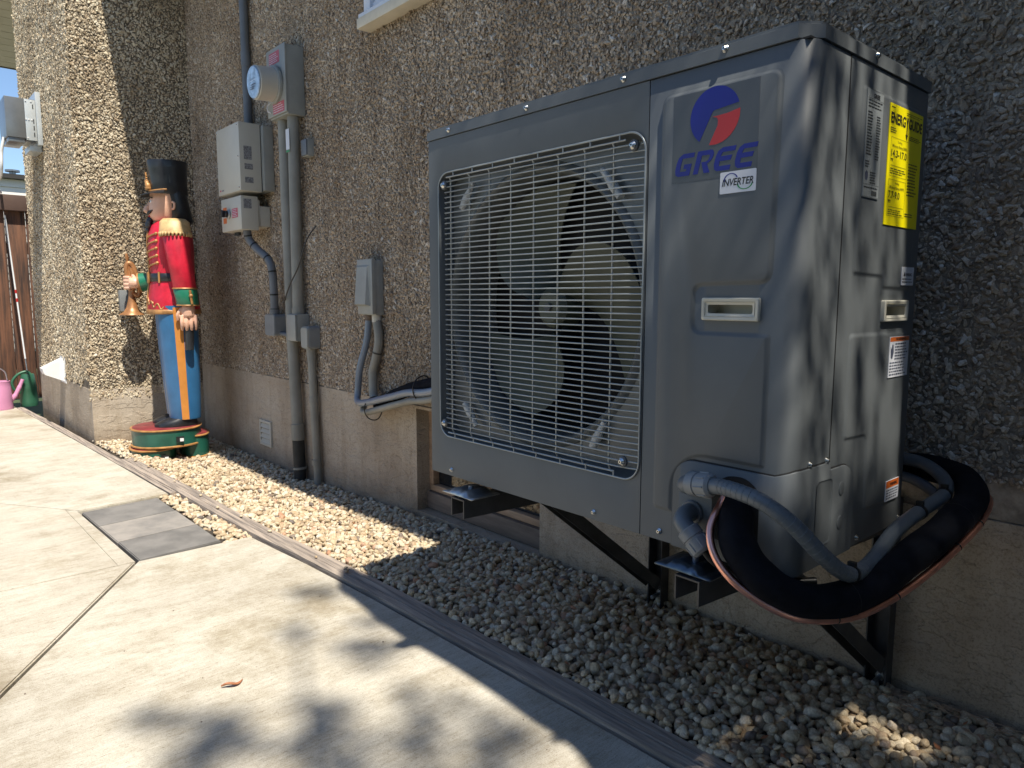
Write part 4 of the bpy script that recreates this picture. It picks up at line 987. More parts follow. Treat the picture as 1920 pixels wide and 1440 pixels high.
# upper beige box
gb = thing('equipment_box', 'tall beige enamel equipment box with louvred side labels below the blue grey conduit', 'electrical box', (-3.48, YW, .99))
box('cover', (-3.672, .482, .992), (-3.345, .598, 1.346), M['beige'], gb, .005)
box('back_box', (-3.655, .602, 1.000), (-3.318, YW - .001, 1.338), M['grey_box'], gb, .004)
box('cover_seam', (-3.668, .598, .996), (-3.349, .6018, 1.342), M['fascia'], gb)
f = fx(-3.345)
lbl('printed_label', [(.505, 1.155, .548, 1.225), (.507, 1.105, .552, 1.135), (.507, 1.035, .552, 1.065)], M['lbl_grey'], gb, f)
lbl('printed_label', [(-3.645, 1.012, -3.625, 1.022)], M['pink_lbl'], gb, fy(.482)); lbl('printed_label', [(-3.615, 1.012, -3.585, 1.020)], M['lbl_grey'], gb, fy(.482))
for u, v in ((-3.66, 1.33), (-3.36, 1.33), (-3.66, 1.17), (-3.36, 1.17), (-3.36, 1.01)): screw(gb, u, v, fy(.482), 0, .003)
# lower beige box with the rotary switch
lb = thing('switch_box', 'beige isolator box with black rotary switch and red warning label under the tall box', 'electrical box', (-3.48, YW, .79))
box('cover', (-3.665, .490, .792), (-3.375, .585, .972), M['beige'], lb, .006)
box('back_box', (-3.640, .5855, .815), (-3.390, .600, .955), M['beige'], lb, .002)
box('side_block', (-3.640, .601, .815), (-3.395, YW - .001, .925), M['beige'], lb, .004)
sw = cyl('rotary_switch', (-3.545, .4895, .885), (-3.545, .478, .885), .026, M['galv'], lb, bev=.003)
cyl('switch_boss', (-3.545, .4778, .885), (-3.545, .462, .885), .019, M['s_black'], sw, bev=.003)
box('switch_bar', (-3.550, .446, .866), (-3.540, .4615, .904), M['s_black'], sw, .002)
lbl('warning_label', [(-3.635, .838, -3.585, .868), (-3.635, .875, -3.58, .925)], M['orange'], lb, fy(.490)); lbl('warning_label', [(-3.505, .86, -3.42, .91)], M['pink_lbl'], lb, fy(.490))
lbl('printed_lines', print_lines(-3.50, .863, -3.425, .907, 5, 3, .3, 4), M['white_st'], lb, fy(.490), .0012)
lbl('printed_label', [(.505, .905, .548, .955)], M['lbl_grey'], lb, fx(-3.375))
for x in (-3.60, -3.578, -3.556): cyl('cable_gland', (x, .545, .7925), (x, .545, .775), .010, M['tie'], lb, seg=12)
# conduit above and elbow conduit below
cu = tube('riser_conduit', [(-3.57, .628, 1.340), (-3.585, .632, 2.0), (-3.60, .632, 2.852)], .0235, M['conduit_d'], None, 16, curve=False); tag(cu, 'blue grey conduit rising from the tall beige box to the eave', 'conduit')
cyl('coupling', (-3.579, .631, 1.70), (-3.580, .631, 1.78), .0265, M['conduit_d'], cu, bev=.002)
EL = [(-3.42, 0.535, 0.795), (-3.42, 0.545, 0.745), (-3.375, 0.570, 0.690), (-3.305, 0.595, 0.640), (-3.275, 0.605, 0.580), (-3.272, 0.610, 0.46), (-3.275, 0.612, 0.335)]
el = tube('elbow_conduit', EL, .0215, M['conduit_d'], None, 14); tag(el, 'short bent conduit with black straps from the switch box to the grey junction box', 'conduit')
for i in (5, 13, 24, 33, 41, 46): band(el, EL, i, .0228, .008)
# meter
mt = thing('electricity_meter', 'electricity meter in a grey socket box with a round glass face', 'meter', (-3.02, YW, 1.32))
box('socket_box', (-3.135, .568, 1.322), (-2.928, YW - .001, 1.648), M['grey_box'], mt, .004)
box('socket_lid', (-3.140, .558, 1.330), (-2.924, .5675, 1.652), M['grey_box'], mt, .003)
ca = cyl('meter_can', (-3.040, .5575, 1.475), (-3.040, .452, 1.468), .080, M['can'], mt, seg=40, bev=.004)
cyl('meter_ring', (-3.040, .5578, 1.475), (-3.040, .538, 1.474), .092, M['grey_box'], mt, seg=40, bev=.004)
gf = cyl('meter_glass', (-3.040, .4515, 1.468), (-3.040, .444, 1.4675), .076, M['glass_m'], ca, seg=40, bev=.004)
lbl('dial_plate', [(-3.075, 1.475, -3.005, 1.500)], M['white_st'], gf, fy(.444)); lbl('dial_digits', [(-3.068 + i * .013, 1.482, -3.060 + i * .013, 1.494) for i in range(5)] + [(-3.07, 1.445, -3.02, 1.449), (-3.07, 1.436, -3.03, 1.440), (-3.065, 1.455, -3.01, 1.459)], M['inkb'], gf, fy(.444), .0012)
lbl('red_notice', [(-3.105, 1.575, -2.985, 1.632), (-3.075, 1.338, -2.945, 1.388)], M['pink_lbl'], mt, fy(.558))
lbl('printed_lines', print_lines(-3.10, 1.58, -2.99, 1.626, 5, 31, .3, 4) + print_lines(-3.07, 1.342, -2.95, 1.384, 4, 32, .3, 4), M['white_st'], mt, fy(.558), .0012)
tube('seal_wire', [(-3.10, .556, 1.40), (-3.112, .545, 1.385), (-3.108, .545, 1.36), (-3.098, .556, 1.352)], .004, M['white_st'], mt, 8)
# the two fat risers, thin one, junction boxes
r1 = tube('service_conduit', [(-3.085, .615, 1.322), (-3.085, .618, .70), (-3.080, .620, .20), (-3.055, .620, -.25)], .0300, M['conduit'], None, 18, curve=False); tag(r1, 'fat grey conduit dropping from the meter box into the pebbles', 'conduit')
cyl('coupling', (-3.056, .620, -.236), (-3.052, .620, -.325), .0345, M['conduit'], r1, bev=.003)
cyl('coupling', (-3.081, .620, .228), (-3.080, .620, .205), .0325, M['conduit'], r1)
cyl('taped_section', (-3.052, .620, -.3255), (-3.040, .620, -.62), .0315, M['dark_tape'], r1)
cyl('clamp', (-3.046, .620, -.470), (-3.045, .620, -.482), .036, M['conduit'], r1)
r2 = tube('service_conduit', [(-2.975, .615, 1.322), (-2.990, .618, .80), (-3.000, .620, .345)], .0290, M['conduit'], None, 18, curve=False); tag(r2, 'fat grey conduit beside the first, ending in a grey pull box', 'conduit')
lbl('conduit_label', [(-3.003, 1.16, -2.963, 1.26)], M['white_st'], r2, lambda u, v, d: (u, .5855, v)); lbl('conduit_label', [(-3.003, 1.148, -2.963, 1.158)], M['green'], r2, lambda u, v, d: (u, .5855, v))
cyl('coupling', (-2.999, .620, .375), (-3.000, .620, .346), .0325, M['conduit'], r2)
r3 = tube('thin_conduit', [(-2.885, .628, .168), (-2.875, .630, -.10), (-2.862, .632, -.42), (-2.858, .632, -.60)], .0205, M['conduit'], None, 14, curve=False); tag(r3, 'thin grey conduit running down beside the taped riser', 'conduit')
for z, x in ((.145, -2.884), (-.075, -2.8755), (-.40, -2.863)): cyl('coupling', (x, .629, z), (x + .001, .629, z - .03), .0235, M['conduit'], r3)
cyl('hub', (-2.885, .628, .176), (-2.885, .628, .130), .026, M['conduit'], r3, r2=.0215)
j1 = thing('junction_box', 'square blue grey junction box at the foot of the strapped conduit', 'junction box', (-3.29, YW, .21))
plate('cover', round_poly([(-3.36, .222), (-3.228, .222), (-3.228, .338), (-3.36, .338)], .02, 4), M['grey_box2'], j1, fy(.60), -.058, .012, .004)
cyl('side_nipple', (-3.2275, .625, .235), (-3.115, .628, .228), .012, M['conduit_d'], j1, seg=12)
cyl('box_hub', (-3.275, .612, .338), (-3.275, .612, .365), .026, M['conduit_d'], j1)
j2 = thing('junction_box', 'narrow grey pull box between the two fat conduits', 'junction box', (-2.99, YW, .21))
box('body', (-3.048, .590, .205), (-2.955, YW - .001, .345), M['grey_box'], j2, .004); box('cover', (-3.050, .578, .208), (-2.953, .5895, .342), M['grey_box'], j2, .003)
j3 = thing('junction_box', 'small grey conduit body on top of the thin riser', 'junction box', (-2.88, YW, .17))
plate('body', round_poly([(-2.925, .170), (-2.842, .170), (-2.842, .285), (-2.925, .285)], .018, 4), M['grey_box2'], j3, fy(.60), -.058, 0, .003)
plate('cover', round_poly([(-2.922, .176), (-2.846, .176), (-2.846, .279), (-2.922, .279)], .015, 4), M['grey_box'], j3, fy(.60), .0005, .009, .003)
sm = thing('small_box', 'tiny pale green box fixed to the wall beside the meter conduits', 'electrical box', (-2.86, YW, 1.11))
box('body', (-2.905, .625, 1.118), (-2.845, YW - .001, 1.200), M['grey_box'], sm, .003); box('front', (-2.903, .617, 1.121), (-2.847, .6245, 1.197), M['conduit_d'], sm, .002)
wr = tube('loose_wire', [(-2.80, .635, .78), (-2.838, .60, .710), (-2.90, .582, .583), (-2.985, .576, .500), (-3.075, .585, .423), (-3.14, .61, .385), (-3.20, .625, .345)], .0035, M['fascia'], None, 6); tag(wr, 'thin dark wire crossing slantwise over the two fat conduits', 'wire')
wr2 = tube('ground_wire', [(-2.915, .64, .165), (-2.90, .645, .08), (-2.875, .65, .0), (-2.885, .652, -.2), (-2.90, .652, -.42), (-2.90, .652, -.58)], .0045, M['fascia'], None, 6); tag(wr2, 'bare dark ground wire hanging behind the thin riser', 'wire')
# disconnect
dc = thing('disconnect_box', 'grey disconnect switch box left of the heat pump feeding two flexible conduits', 'electrical box', (-2.28, YW, .35))
box('enclosure', (-2.345, .618, .352), (-2.228, YW - .001, .590), M['grey_box'], dc, .003)
box('cover', (-2.350, .598, .357), (-2.224, .6175, .595), M['grey_box'], dc, .003)
bm = bmesh.new(); vs = [bm.verts.new(p) for p in ((-2.346, .5975, .392), (-2.240, .5975, .392), (-2.240, .5975, .570), (-2.346, .5975, .570), (-2.342, .578, .400), (-2.252, .578, .400), (-2.252, .592, .562), (-2.342, .592, .562))]
for f_ in ((0, 1, 2, 3), (4, 5, 6, 7), (0, 1, 5, 4), (1, 2, 6, 5), (2, 3, 7, 6), (3, 0, 4, 7)): bm.faces.new([vs[i] for i in f_])
fin('raised_cover', bm, M['grey_box'], dc)
cyl('hub', (-2.222 - .035, .638, .352), (-2.257, .638, .322), .0215, M['beige'], dc); cyl('hub', (-2.315, .632, .352), (-2.315, .632, .328), .0185, M['wood_trim'], dc)
G1 = [(-2.315, 0.632, 0.335), (-2.325, 0.625, 0.236), (-2.356, 0.605, 0.113), (-2.362, 0.595, 0.003), (-2.335, .580, -.035), (-2.248, 0.568, -0.030), (-2.029, 0.566, 0.020), (-1.909, 0.566, 0.048), (-1.778, 0.566, 0.063), (-1.463, 0.566, 0.123), (-1.0, .566, .12)]
g1 = tube('flexible_conduit', G1, .0155, mat('blue_grey_flex', (0.17, 0.21, 0.27), 0.3, var=.1, scale=9, coat=.3), None, 14); tag(g1, 'blue grey flexible conduit looping from the left hub of the disconnect box', 'conduit')
G2 = [(-2.257, 0.638, 0.340), (-2.243, 0.638, 0.241), (-2.262, 0.632, 0.158), (-2.285, 0.630, 0.097), (-2.270, 0.622, 0.0), (-2.23, .61, -.03)]
g2 = tube('rigid_conduit', G2, .0200, M['conduit'], None, 14); tag(g2, 'olive grey conduit under the right hub of the disconnect box', 'conduit')
band(g2, G2, 13, .0215, .006)
G3 = [(-2.335, 0.612, -0.052), (-2.300, 0.585, -0.075), (-2.240, 0.572, -0.072), (-2.030, 0.570, -0.018), (-1.890, 0.570, 0.016), (-1.778, 0.570, 0.032), (-1.463, 0.570, 0.094), (-1.0, .57, .09)]
g3 = tube('flexible_conduit', G3, .0145, M['conduit'], None, 14); tag(g3, 'lowest grey conduit under the black line left of the heat pump', 'conduit')
for x in (-2.22, -1.84):
    P = catmull(INS, 8); p = min(P, key=lambda q: abs(q.x - x))
    loop = [(x + .003 * math.sin(a), .597 + (.050 if math.sin(a) < 0 else .036) * math.sin(a), p.z - .012 + .052 * math.cos(a)) for a in np.linspace(0, 2 * math.pi, 20)[:-1]]
    tube('cable_tie', loop, .0025, M['tie'], ins, 6, closed=True)
# foundation vent with louvres
vn = thing('foundation_vent', 'small beige louvred vent in the parged foundation', 'vent', (-3.56, YW, -.43))
for lo, hi in (((-3.640, YW - .012, -.305), (-3.480, YW, -.290)), ((-3.640, YW - .012, -.440), (-3.480, YW, -.427)), ((-3.640, YW - .012, -.4265), (-3.628, YW, -.3055)), ((-3.492, YW - .012, -.4265), (-3.480, YW, -.3055))): box('frame', lo, hi, M['beige'], vn, .001)
for i in range(4):
    z = -.425 + i * .0305; bm = bmesh.new()
    vs = [bm.verts.new(p) for p in ((-3.627, YW - .013, z), (-3.493, YW - .013, z), (-3.493, YW - .002, z + .022), (-3.627, YW - .002, z + .022), (-3.627, YW - .010, z), (-3.493, YW - .010, z), (-3.493, YW + .001, z + .022), (-3.627, YW + .001, z + .022))]
    for f_ in ((0, 1, 2, 3), (4, 5, 6, 7), (0, 1, 5, 4), (2, 3, 7, 6)): bm.faces.new([vs[k] for k in f_])
    fin('louvre', bm, M['beige'], vn)

# ------------------------------------------------------------------ things on the chimney
ob = thing('outlet_box', 'grey outdoor outlet box on the sunlit chimney side behind the horn', 'outlet box', (-4.6, .19, .34))
box('body', (-4.628, .158, .342), (-4.585, .230, .472), M['grey_box2'], ob, .004); box('lid', (-4.5845, .155, .340), (-4.574, .233, .474), M['grey_box2'], ob, .003)
vh = thing('flue_terminal', 'projecting steel flue terminal with a pale flange high on the chimney', 'flue terminal', (-5.7, -.05, 1.5))
box('flange', (-5.93, -.064, 1.495), (-5.60, -.0325, 1.855), M['hoodlight'], vh, .003)
box('cage', (-5.90, -.124, 1.530), (-5.61, -.0645, 1.800), M['hoodgrey'], vh, .002)
box('cage_plate', (-5.608, -.130, 1.520), (-5.600, -.066, 1.795), M['hoodlight'], vh, .001)
for i, z in enumerate((1.545, 1.590, 1.635, 1.735)): box('slot', (-5.5998, -.084, z), (-5.5985, -.078, z + .030), M['black'], vh)
for y, z in ((-.126, 1.66), (-.11, 1.66), (-.092, 1.66), (-.122, 1.535), (-.122, 1.785), (-.09, 1.785)): cyl('rivet', (-5.600, y, z), (-5.595, y, z), .0045, M['white'], vh, seg=8)
box('hood', (-5.89, -.245, 1.530), (-5.60, -.1305, 1.798), M['hoodgrey'], vh, .003)
box('hood_skirt', (-5.88, -.235, 1.500), (-5.61, -.14, 1.5295), M['hoodgrey'], vh, .001)
box('lower_flange', (-5.86, -.11, 1.455), (-5.65, -.034, 1.494), M['hoodlight'], vh, .001)
cb = tube('hanging_cable', [(-5.75, -.243, 1.545), (-5.76, -.262, 1.45), (-5.82, -.268, 1.30), (-6.3, -.245, 1.28), (-6.93, -.15, 1.30)], .010, M['white'], None, 8); tag(cb, 'white cable hanging from the flue terminal to the gate header', 'cable')
dv = thing('dryer_vent', 'white wedge shaped vent hood low on the chimney front', 'vent', (-5.5, -.04, -.17))
bm = bmesh.new(); pr = [(-.033, -.008), (-.165, -.074), (-.160, -.100), (-.150, -.118), (-.033, -.172)]
a_ = [bm.verts.new((-5.56, y, z)) for y, z in pr]; b_ = [bm.verts.new((-5.44, y, z)) for y, z in pr]
bm.faces.new(a_); bm.faces.new(b_)
for k in range(5): bm.faces.new((a_[k], a_[(k + 1) % 5], b_[(k + 1) % 5], b_[k]))
fin('hood', bm, M['white'], dv); box('flange', (-5.585, -.0325, -.185), (-5.415, -.028, .005), M['white'], dv)

# ------------------------------------------------------------------ gate, header, cans, neighbour
gt = thing('plank_gate', 'dark cedar plank gate under a brown header beyond the chimney', 'gate', (-7.0, -.6, GZ))
y = .085; i = 0
while y > -1.9:
    w = [.070, .150, .145][i % 3] if i < 2 else .15
    o = box('plank', (-7.015 - .004 * (i % 2), y - w + .004, GZ + .03), (-6.995 - .004 * (i % 2), y, 1.16), M['plank'], gt, .002)
    y -= w; i += 1
box('post', (-7.06, .0855, GZ), (-6.97, .17, 1.157), M['plank'], gt, .003); box('post', (-7.06, -2.05, GZ), (-6.97, -1.96, 1.157), M['plank'], gt, .003)
box('header', (-7.07, -2.1, 1.160), (-6.94, .30, 1.290), M['header'], gt, .004)
for z in (-.2, .8): box('rail', (-7.06, -1.95, z), (-7.02, .085, z + .09), M['plank'], gt, .002)
st = thing('marker_rod', 'thin white rod with red bands leaning against the gate', 'rod', (-6.96, -.10, GZ))
tube('rod', [(-6.90, -.075, -.10), (-6.985, -.128, 1.12)], .0065, M['white'], st, 8, curve=False)
for t in (.40, .46): 
    p = Vector((-6.90, -.075, -.10)).lerp(Vector((-6.985, -.128, 1.12)), t); q = Vector((-6.90, -.075, -.10)).lerp(Vector((-6.985, -.128, 1.12)), t + .025)
    cyl('red_band', p, q, .0075, M['red'], st, seg=8)
tube('rod_foot', [(-6.86, -.06, GZ), (-6.90, -.075, -.102)], .0045, M['galv'], st, 8, curve=False)
pk = thing('pink_watering_can', 'pink watering can standing in front of the gate', 'watering can', (-6.62, -.30, GZ))
loft('body', [(GZ, -6.62, -.315, .094, .094), (GZ + .02, -6.62, -.315, .098, .098), (-.30, -6.62, -.315, .090, .090), (-.262, -6.62, -.315, .086, .086), (-.255, -6.62, -.315, .088, .088)], M['pink'], pk)
tube('spout', [(-6.62, -.235, -.42), (-6.62, -.20, -.38), (-6.62, -.165, -.31), (-6.62, -.14, -.25)], [.02] * 9 + [.017] * 8 + [.014] * 8, M['pink'], pk, 12)
tube('handle', [(-6.62, -.245, -.26), (-6.62, -.26, -.18), (-6.62, -.315, -.145), (-6.62, -.38, -.18), (-6.62, -.39, -.26)], .005, M['galv'], pk, 8)
box('handle_lug', (-6.635, -.250, -.285), (-6.605, -.236, -.250), M['s_black'], pk, .002)
gc = thing('green_watering_can', 'dark green watering can tucked against the chimney foot', 'watering can', (-6.68, -.08, GZ))
loft('body', [(GZ + .001, -6.70, -.095, .075, .062), (GZ + .04, -6.70, -.095, .080, .066), (-.34, -6.70, -.095, .072, .060), (-.335, -6.70, -.095, .075, .062), (-.23, -6.70, -.095, .060, .050), (-.215, -6.70, -.095, .056, .046)], M['gcan'], gc)
tube('handle', [(-6.70, -.07, -.225), (-6.70, -.10, -.195), (-6.70, -.16, -.215), (-6.70, -.205, -.275), (-6.70, -.195, -.34), (-6.70, -.155, -.37)], .011, M['gcan'], gc, 10)
gr_ = thing('garage', 'low white sided garage beyond the gate', 'garage', (-17, -1, GZ))
bm = bmesh.new()
box('wall', (-20, -7, GZ), (-14.03, 3.0, 2.36), M['siding'], gr_)
for i in range(22):
    z = GZ + .05 + i * .127; bm = bmesh.new()
    vs = [bm.verts.new(p) for p in ((-14.0, -7, z), (-14.0, 3, z), (-14.022, 3, z + .124), (-14.022, -7, z + .124), (-14.029, -7, z), (-14.029, 3, z))]
    for f_ in ((0, 1, 2, 3), (0, 1, 5, 4)): bm.faces.new([vs[k] for k in f_])
    fin('siding_board', bm, M['siding'], gr_)
box('fascia', (-20.1, -7.1, 2.362), (-13.9, 3.1, 2.43), M['fascia'], gr_)
bm = bmesh.new(); vs = [bm.verts.new(p) for p in ((-20.1, -7.1, 2.432), (-13.9, -7.1, 2.432), (-13.9, 3.1, 2.432), (-20.1, 3.1, 2.432), (-17, -7.1, 2.75), (-17, 3.1, 2.75))]
for f_ in ((0, 4, 5, 3), (1, 4, 5, 2), (0, 1, 4), (3, 2, 5), (0, 1, 2, 3)): bm.faces.new([vs[k] for k in f_])
fin('roof', bm, M['shingle'], gr_)
rv = cyl('roof_vent', (-14.6, .93, 2.50), (-14.6, .93, 2.56), .05, M['hoodgrey'], gr_); cyl('vent_cap', (-14.6, .93, 2.561), (-14.6, .93, 2.59), .11, M['hoodgrey'], rv)
dl = thing('dry_leaf', 'curled brown leaf lying on the driveway', 'leaf', (-1.114, -.453, GZ))
bm = bmesh.new(); n = 8; rows = []
for i in range(n + 1):
    t = i / n; w = .006 * math.sin(math.pi * t) ** .7 + .0004; c = Vector((-1.13 + .012 * math.sin(t * 3), -.475 + .05 * t, GZ + .004 + .004 * math.sin(t * 6)))
    rows.append([bm.verts.new(c + Vector((-w, 0, .004))), bm.verts.new(c), bm.verts.new(c + Vector((w, 0, .005)))])
for a, b in zip(rows, rows[1:]):
    for k in (0, 1): bm.faces.new((a[k], a[k + 1], b[k + 1], b[k]))
o = fin('blade', bm, M['dry'], dl); md = o.modifiers.new('s', 'SOLIDIFY'); md.thickness = .0006
# dry needles caught between the stones by the wall
bm = bmesh.new(); rr = random.Random(4)
for i in range(70):
    cx, cy = rr.choice(((.03, .60), (.12, .62), (-.02, .55))); p = Vector((cx + rr.gauss(0, .03), cy + rr.gauss(0, .018), -.445 + .010 + rr.uniform(0, .008))); a = rr.uniform(-.6, .9); d = Vector((math.cos(a), math.sin(a) * .5, rr.uniform(-.1, .1))) * rr.uniform(.015, .035)
    tube_bm(bm, [p, p + d], .0008, 4)
o = fin('dry_needles', bm, M['wood_tan']); tag(o, 'dry needles caught between the pebbles at the foot of the wall', 'needles', kind='stuff')

# ------------------------------------------------------------------ toy soldier
sx, sy = -4.12, .345
sd_ = thing('toy_soldier', 'tall red coated toy soldier statue with black shako on a green drum base', 'statue', (sx, .29, GZ - .06))
# drum base
def drum(cx, cy, z0, z1, rx, ry, mside, mtop, name):
    d = loft(name, [(z0 + .012, cx, cy, rx, ry), (z1 - .010, cx, cy, rx, ry)], mside, sd_, 40, 2.2)
    for z in ((z0, z0 + .012), (z1 - .010, z1)):
        loft('gold_rim', [(z[0], cx, cy, rx + .004, ry + .004), (z[0] + .003, cx, cy, rx + .008, ry + .008), (z[1] - .003, cx, cy, rx + .008, ry + .008), (z[1], cx, cy, rx + .003, ry + .003)], M['s_gold'], d, 40, 2.2)
    loft('top_disc', [(z1 + .0005, cx, cy, rx - .004, ry - .004), (z1 + .004, cx, cy, rx - .010, ry - .010)], mtop, d, 40, 2.2)
    return d
a = drum(sx + .02, .185, -.552, -.462, .17, .125, M['s_dgreen'], M['s_burg'], 'lower_drum')
b = drum(sx - .01, .415, -.542, -.400, .15, .085, M['s_dgreen'], M['s_burg'], 'lower_drum')
c = drum(sx + .02, .262, -.455, -.345, .185, .190, M['s_dgreen'], M['s_burg'], 'upper_drum')
for par, cx, cy, cz, rx in ((c, sx + .2065, .300, -.405, 0), (a, sx + .1895, .215, -.512, 0)):
    box('drum_window', (cx, cy, cz - .016), (cx + .006, cy + .042, cz + .016), M['black'], par); box('window_glint', (cx + .0062, cy + .02, cz - .012), (cx + .010, cy + .040, cz + .006), M['white'], par)
# boots and legs
for s in (-1, 1):
    x = sx + s * .082
    bt = loft('boot', [(-.341, x, sy - .03, .072, .12), (-.325, x, sy - .03, .074, .12), (-.305, x, sy - .01, .070, .095), (-.285, x, sy + .02, .064, .078)], M['s_black'], sd_)
    lg_ = loft('trouser_leg', [(-.300, x, sy + .022, .070, .086), (-.29, x, sy + .022, .074, .088), (-.1, x, sy + .018, .078, .098), (.15, x, sy + .012, .084, .108), (.38, x, sy + .005, .088, .112)], M['s_blue'], sd_)
    bm = bmesh.new(); L = [(-.298, .0745), (-.1, .0785), (.15, .0845), (.37, .0885)]; rows = []
    for z, rx in L:
        cy = np.interp(z, [-.29, .38], [sy + .022, sy + .005]) - .004; ry = np.interp(z, [-.29, .38], [.088, .112])
        row = []
        for q in np.linspace(-.22, .22, 5): row.append(bm.verts.new((x + s * (rx + .0018) * math.cos(q), cy + (ry + .0018) * math.sin(q), z)))
        rows.append(row)
    for r0, r1_ in zip(rows, rows[1:]):
        for k in range(4): bm.faces.new((r0[k], r0[k + 1], r1_[k + 1], r1_[k]))
    fin('side_stripe', bm, M['s_orange'], lg_, True)
# coat
ct = loft('coat', [(.338, sx, sy - .002, 0.160, .142), (.345, sx, sy - .002, 0.165, .147), (.42, sx, sy - .002, 0.156, .140), (.52, sx, sy, 0.141, .125), (.60, sx, sy, 0.141, .122), (.72, sx, sy - .002, 0.153, .126), (.80, sx, sy, 0.151, .120), (.85, sx, sy + .004, 0.126, .104), (.882, sx, sy + .008, 0.071, .075)], M['s_red'], sd_, 48, 2.4)
loft('gold_hem', [(.330, sx, sy - .002, 0.165, .147), (.334, sx, sy - .002, 0.169, .151), (.352, sx, sy - .002, 0.168, .150), (.358, sx, sy - .002, 0.163, .146)], M['s_gold'], ct, 48, 2.4)
bl = loft('belt', [(.520, sx, sy, 0.145, .128), (.523, sx, sy, 0.148, .131), (.566, sx, sy, 0.147, .129), (.569, sx, sy, 0.144, .126)], M['s_black'], sd_, 48, 2.4)
box('buckle', (sx - .045, sy - .139, .512), (sx + .045, sy - .127, .577), M['s_gold'], bl, .006)
tube('buckle_edge', [(sx + .125, sy - .083, z) for z in (.513, .576)], .006, M['s_gold'], bl, 8, curve=False)
def on_coat(z, ang, k=1.0):
    L = [(.338, .160, .142), (.42, .156, .140), (.52, .141, .125), (.60, .141, .122), (.72, .153, .126), (.80, .151, .120), (.85, .126, .104)]
    rx = np.interp(z, [l[0] for l in L], [l[1] for l in L]); ry = np.interp(z, [l[0] for l in L], [l[2] for l in L])
    c, s = math.cos(ang), math.sin(ang); p = 2 / 2.4
    return Vector((sx + (rx + .003 * k) * math.copysign(abs(c) ** p, c), sy + (ry + .003 * k) * math.copysign(abs(s) ** p, s), z))
for i in range(5):
    z = .785 - i * .042
    for side in (-1, 1):
        pts = [on_coat(z - .012 * (1 - abs(t)) + .010 * abs(t), R(-90) + side * R(50) * t) for t in np.linspace(0.05, 1, 8)]
        fb = tube('frogging', pts, .0055, M['s_gold'], ct, 8)
        bmk = bmesh.new(); bmesh.ops.create_icosphere(bmk, subdivisions=2, radius=.010, matrix=Matrix.Translation(pts[-1])); fin('frog_knob', bmk, M['s_gold'], fb, True)
tube('front_piping', [on_coat(z, R(-90)) for z in np.linspace(.36, .84, 12)], .006, M['s_gold'], ct, 8)
for side in (-1, 1):
    pts = []
    for t in np.linspace(0, 1, 24):
        a_ = R(-86) + side * R(62) * t; z = .372 + .045 * (1 - t) ** 1.5 + .014 * math.sin(t * 19)
        pts.append(on_coat(z, a_))
    tube('scroll_trim', pts, .0048, M['s_gold'], ct, 8, n=3)
    for t0, rr_ in ((.15, .016), (.5, .012)):
        cc = on_coat(.405 - .03 * t0, R(-86) + side * R(62) * t0); tube('scroll_curl', [cc + Vector((rr_ * .7 * math.cos(k), 0, rr_ * math.sin(k))) for k in np.linspace(0, 5, 10)], .004, M['s_gold'], ct, 6)
# left arm hanging (towards the camera)
ax = sx + .192
ep = loft('epaulette', [(.790, ax - .012, sy + .012, .066, .080), (.794, ax - .012, sy + .012, .072, .086), (.86, ax - .020, sy + .012, .066, .080), (.880, ax - .035, sy + .012, .045, .060)], M['s_fringe'], sd_, 24)
bm = bmesh.new()
for k in range(26):
    a_ = 2 * math.pi * k / 26; tube_bm(bm, [(ax - .012 + .068 * math.cos(a_), sy + .012 + .082 * math.sin(a_), .80), (ax - .012 + .069 * math.cos(a_), sy + .012 + .083 * math.sin(a_), .776)], [.008, .006], 6)
o = fin('fringe', bm, M['s_fringe'], ep, True)
loft('sleeve', [(.470, ax, sy + .045, .048, .058), (.48, ax, sy + .045, .052, .062), (.62, ax, sy + .030, .056, .068), (.78, ax - .008, sy + .014, .060, .074), (.83, ax - .02, sy + .012, .045, .055)], M['s_red'], sd_, 28)
cf = loft('cuff', [(.382, ax + .002, sy + .058, .050, .058), (.386, ax + .002, sy + .058, .053, .061), (.478, ax, sy + .046, .058, .066), (.482, ax, sy + .046, .055, .063)], M['s_green'], sd_, 28)
for z, cyy, rx, ry in ((.383, .058, .054, .062), (.480, .046, .059, .067)): loft('cuff_trim', [(z - .004, ax, sy + cyy, rx, ry), (z, ax, sy + cyy, rx + .003, ry + .003), (z + .004, ax, sy + cyy, rx, ry)], M['s_gold'], cf, 28)
tube('cuff_braid', [(ax + .058, sy + .075, .39), (ax + .063, sy + .07, .43), (ax + .062, sy + .066, .47)], .007, M['s_gold'], cf, 8)
bmk = bmesh.new(); bmesh.ops.create_icosphere(bmk, subdivisions=2, radius=.012, matrix=Matrix.Translation((ax + .062, sy + .070, .438))); fin('cuff_button', bmk, M['s_gold'], cf, True)
def hand(name, palm, fingers, thumb, rad, wrist):
    """one skinned surface: palm mesh plus five separate tapering fingers"""
    bm = bmesh.new(); tube_bm(bm, catmull(palm, 5), wrist, 16)
    for F, r0 in fingers + [(thumb, rad * 1.1)]:
        P = catmull(F, 4); tube_bm(bm, P, [r0 * (1 - .35 * k / (len(P) - 1)) for k in range(len(P))], 8)
    o = fin(name, bm, M['s_skin'], sd_, True)
    md = o.modifiers.new('join', 'REMESH'); md.mode = 'VOXEL'; md.voxel_size = .0035; md.use_smooth_shade = True
    return o
hx, hy = ax + .004, sy + .062
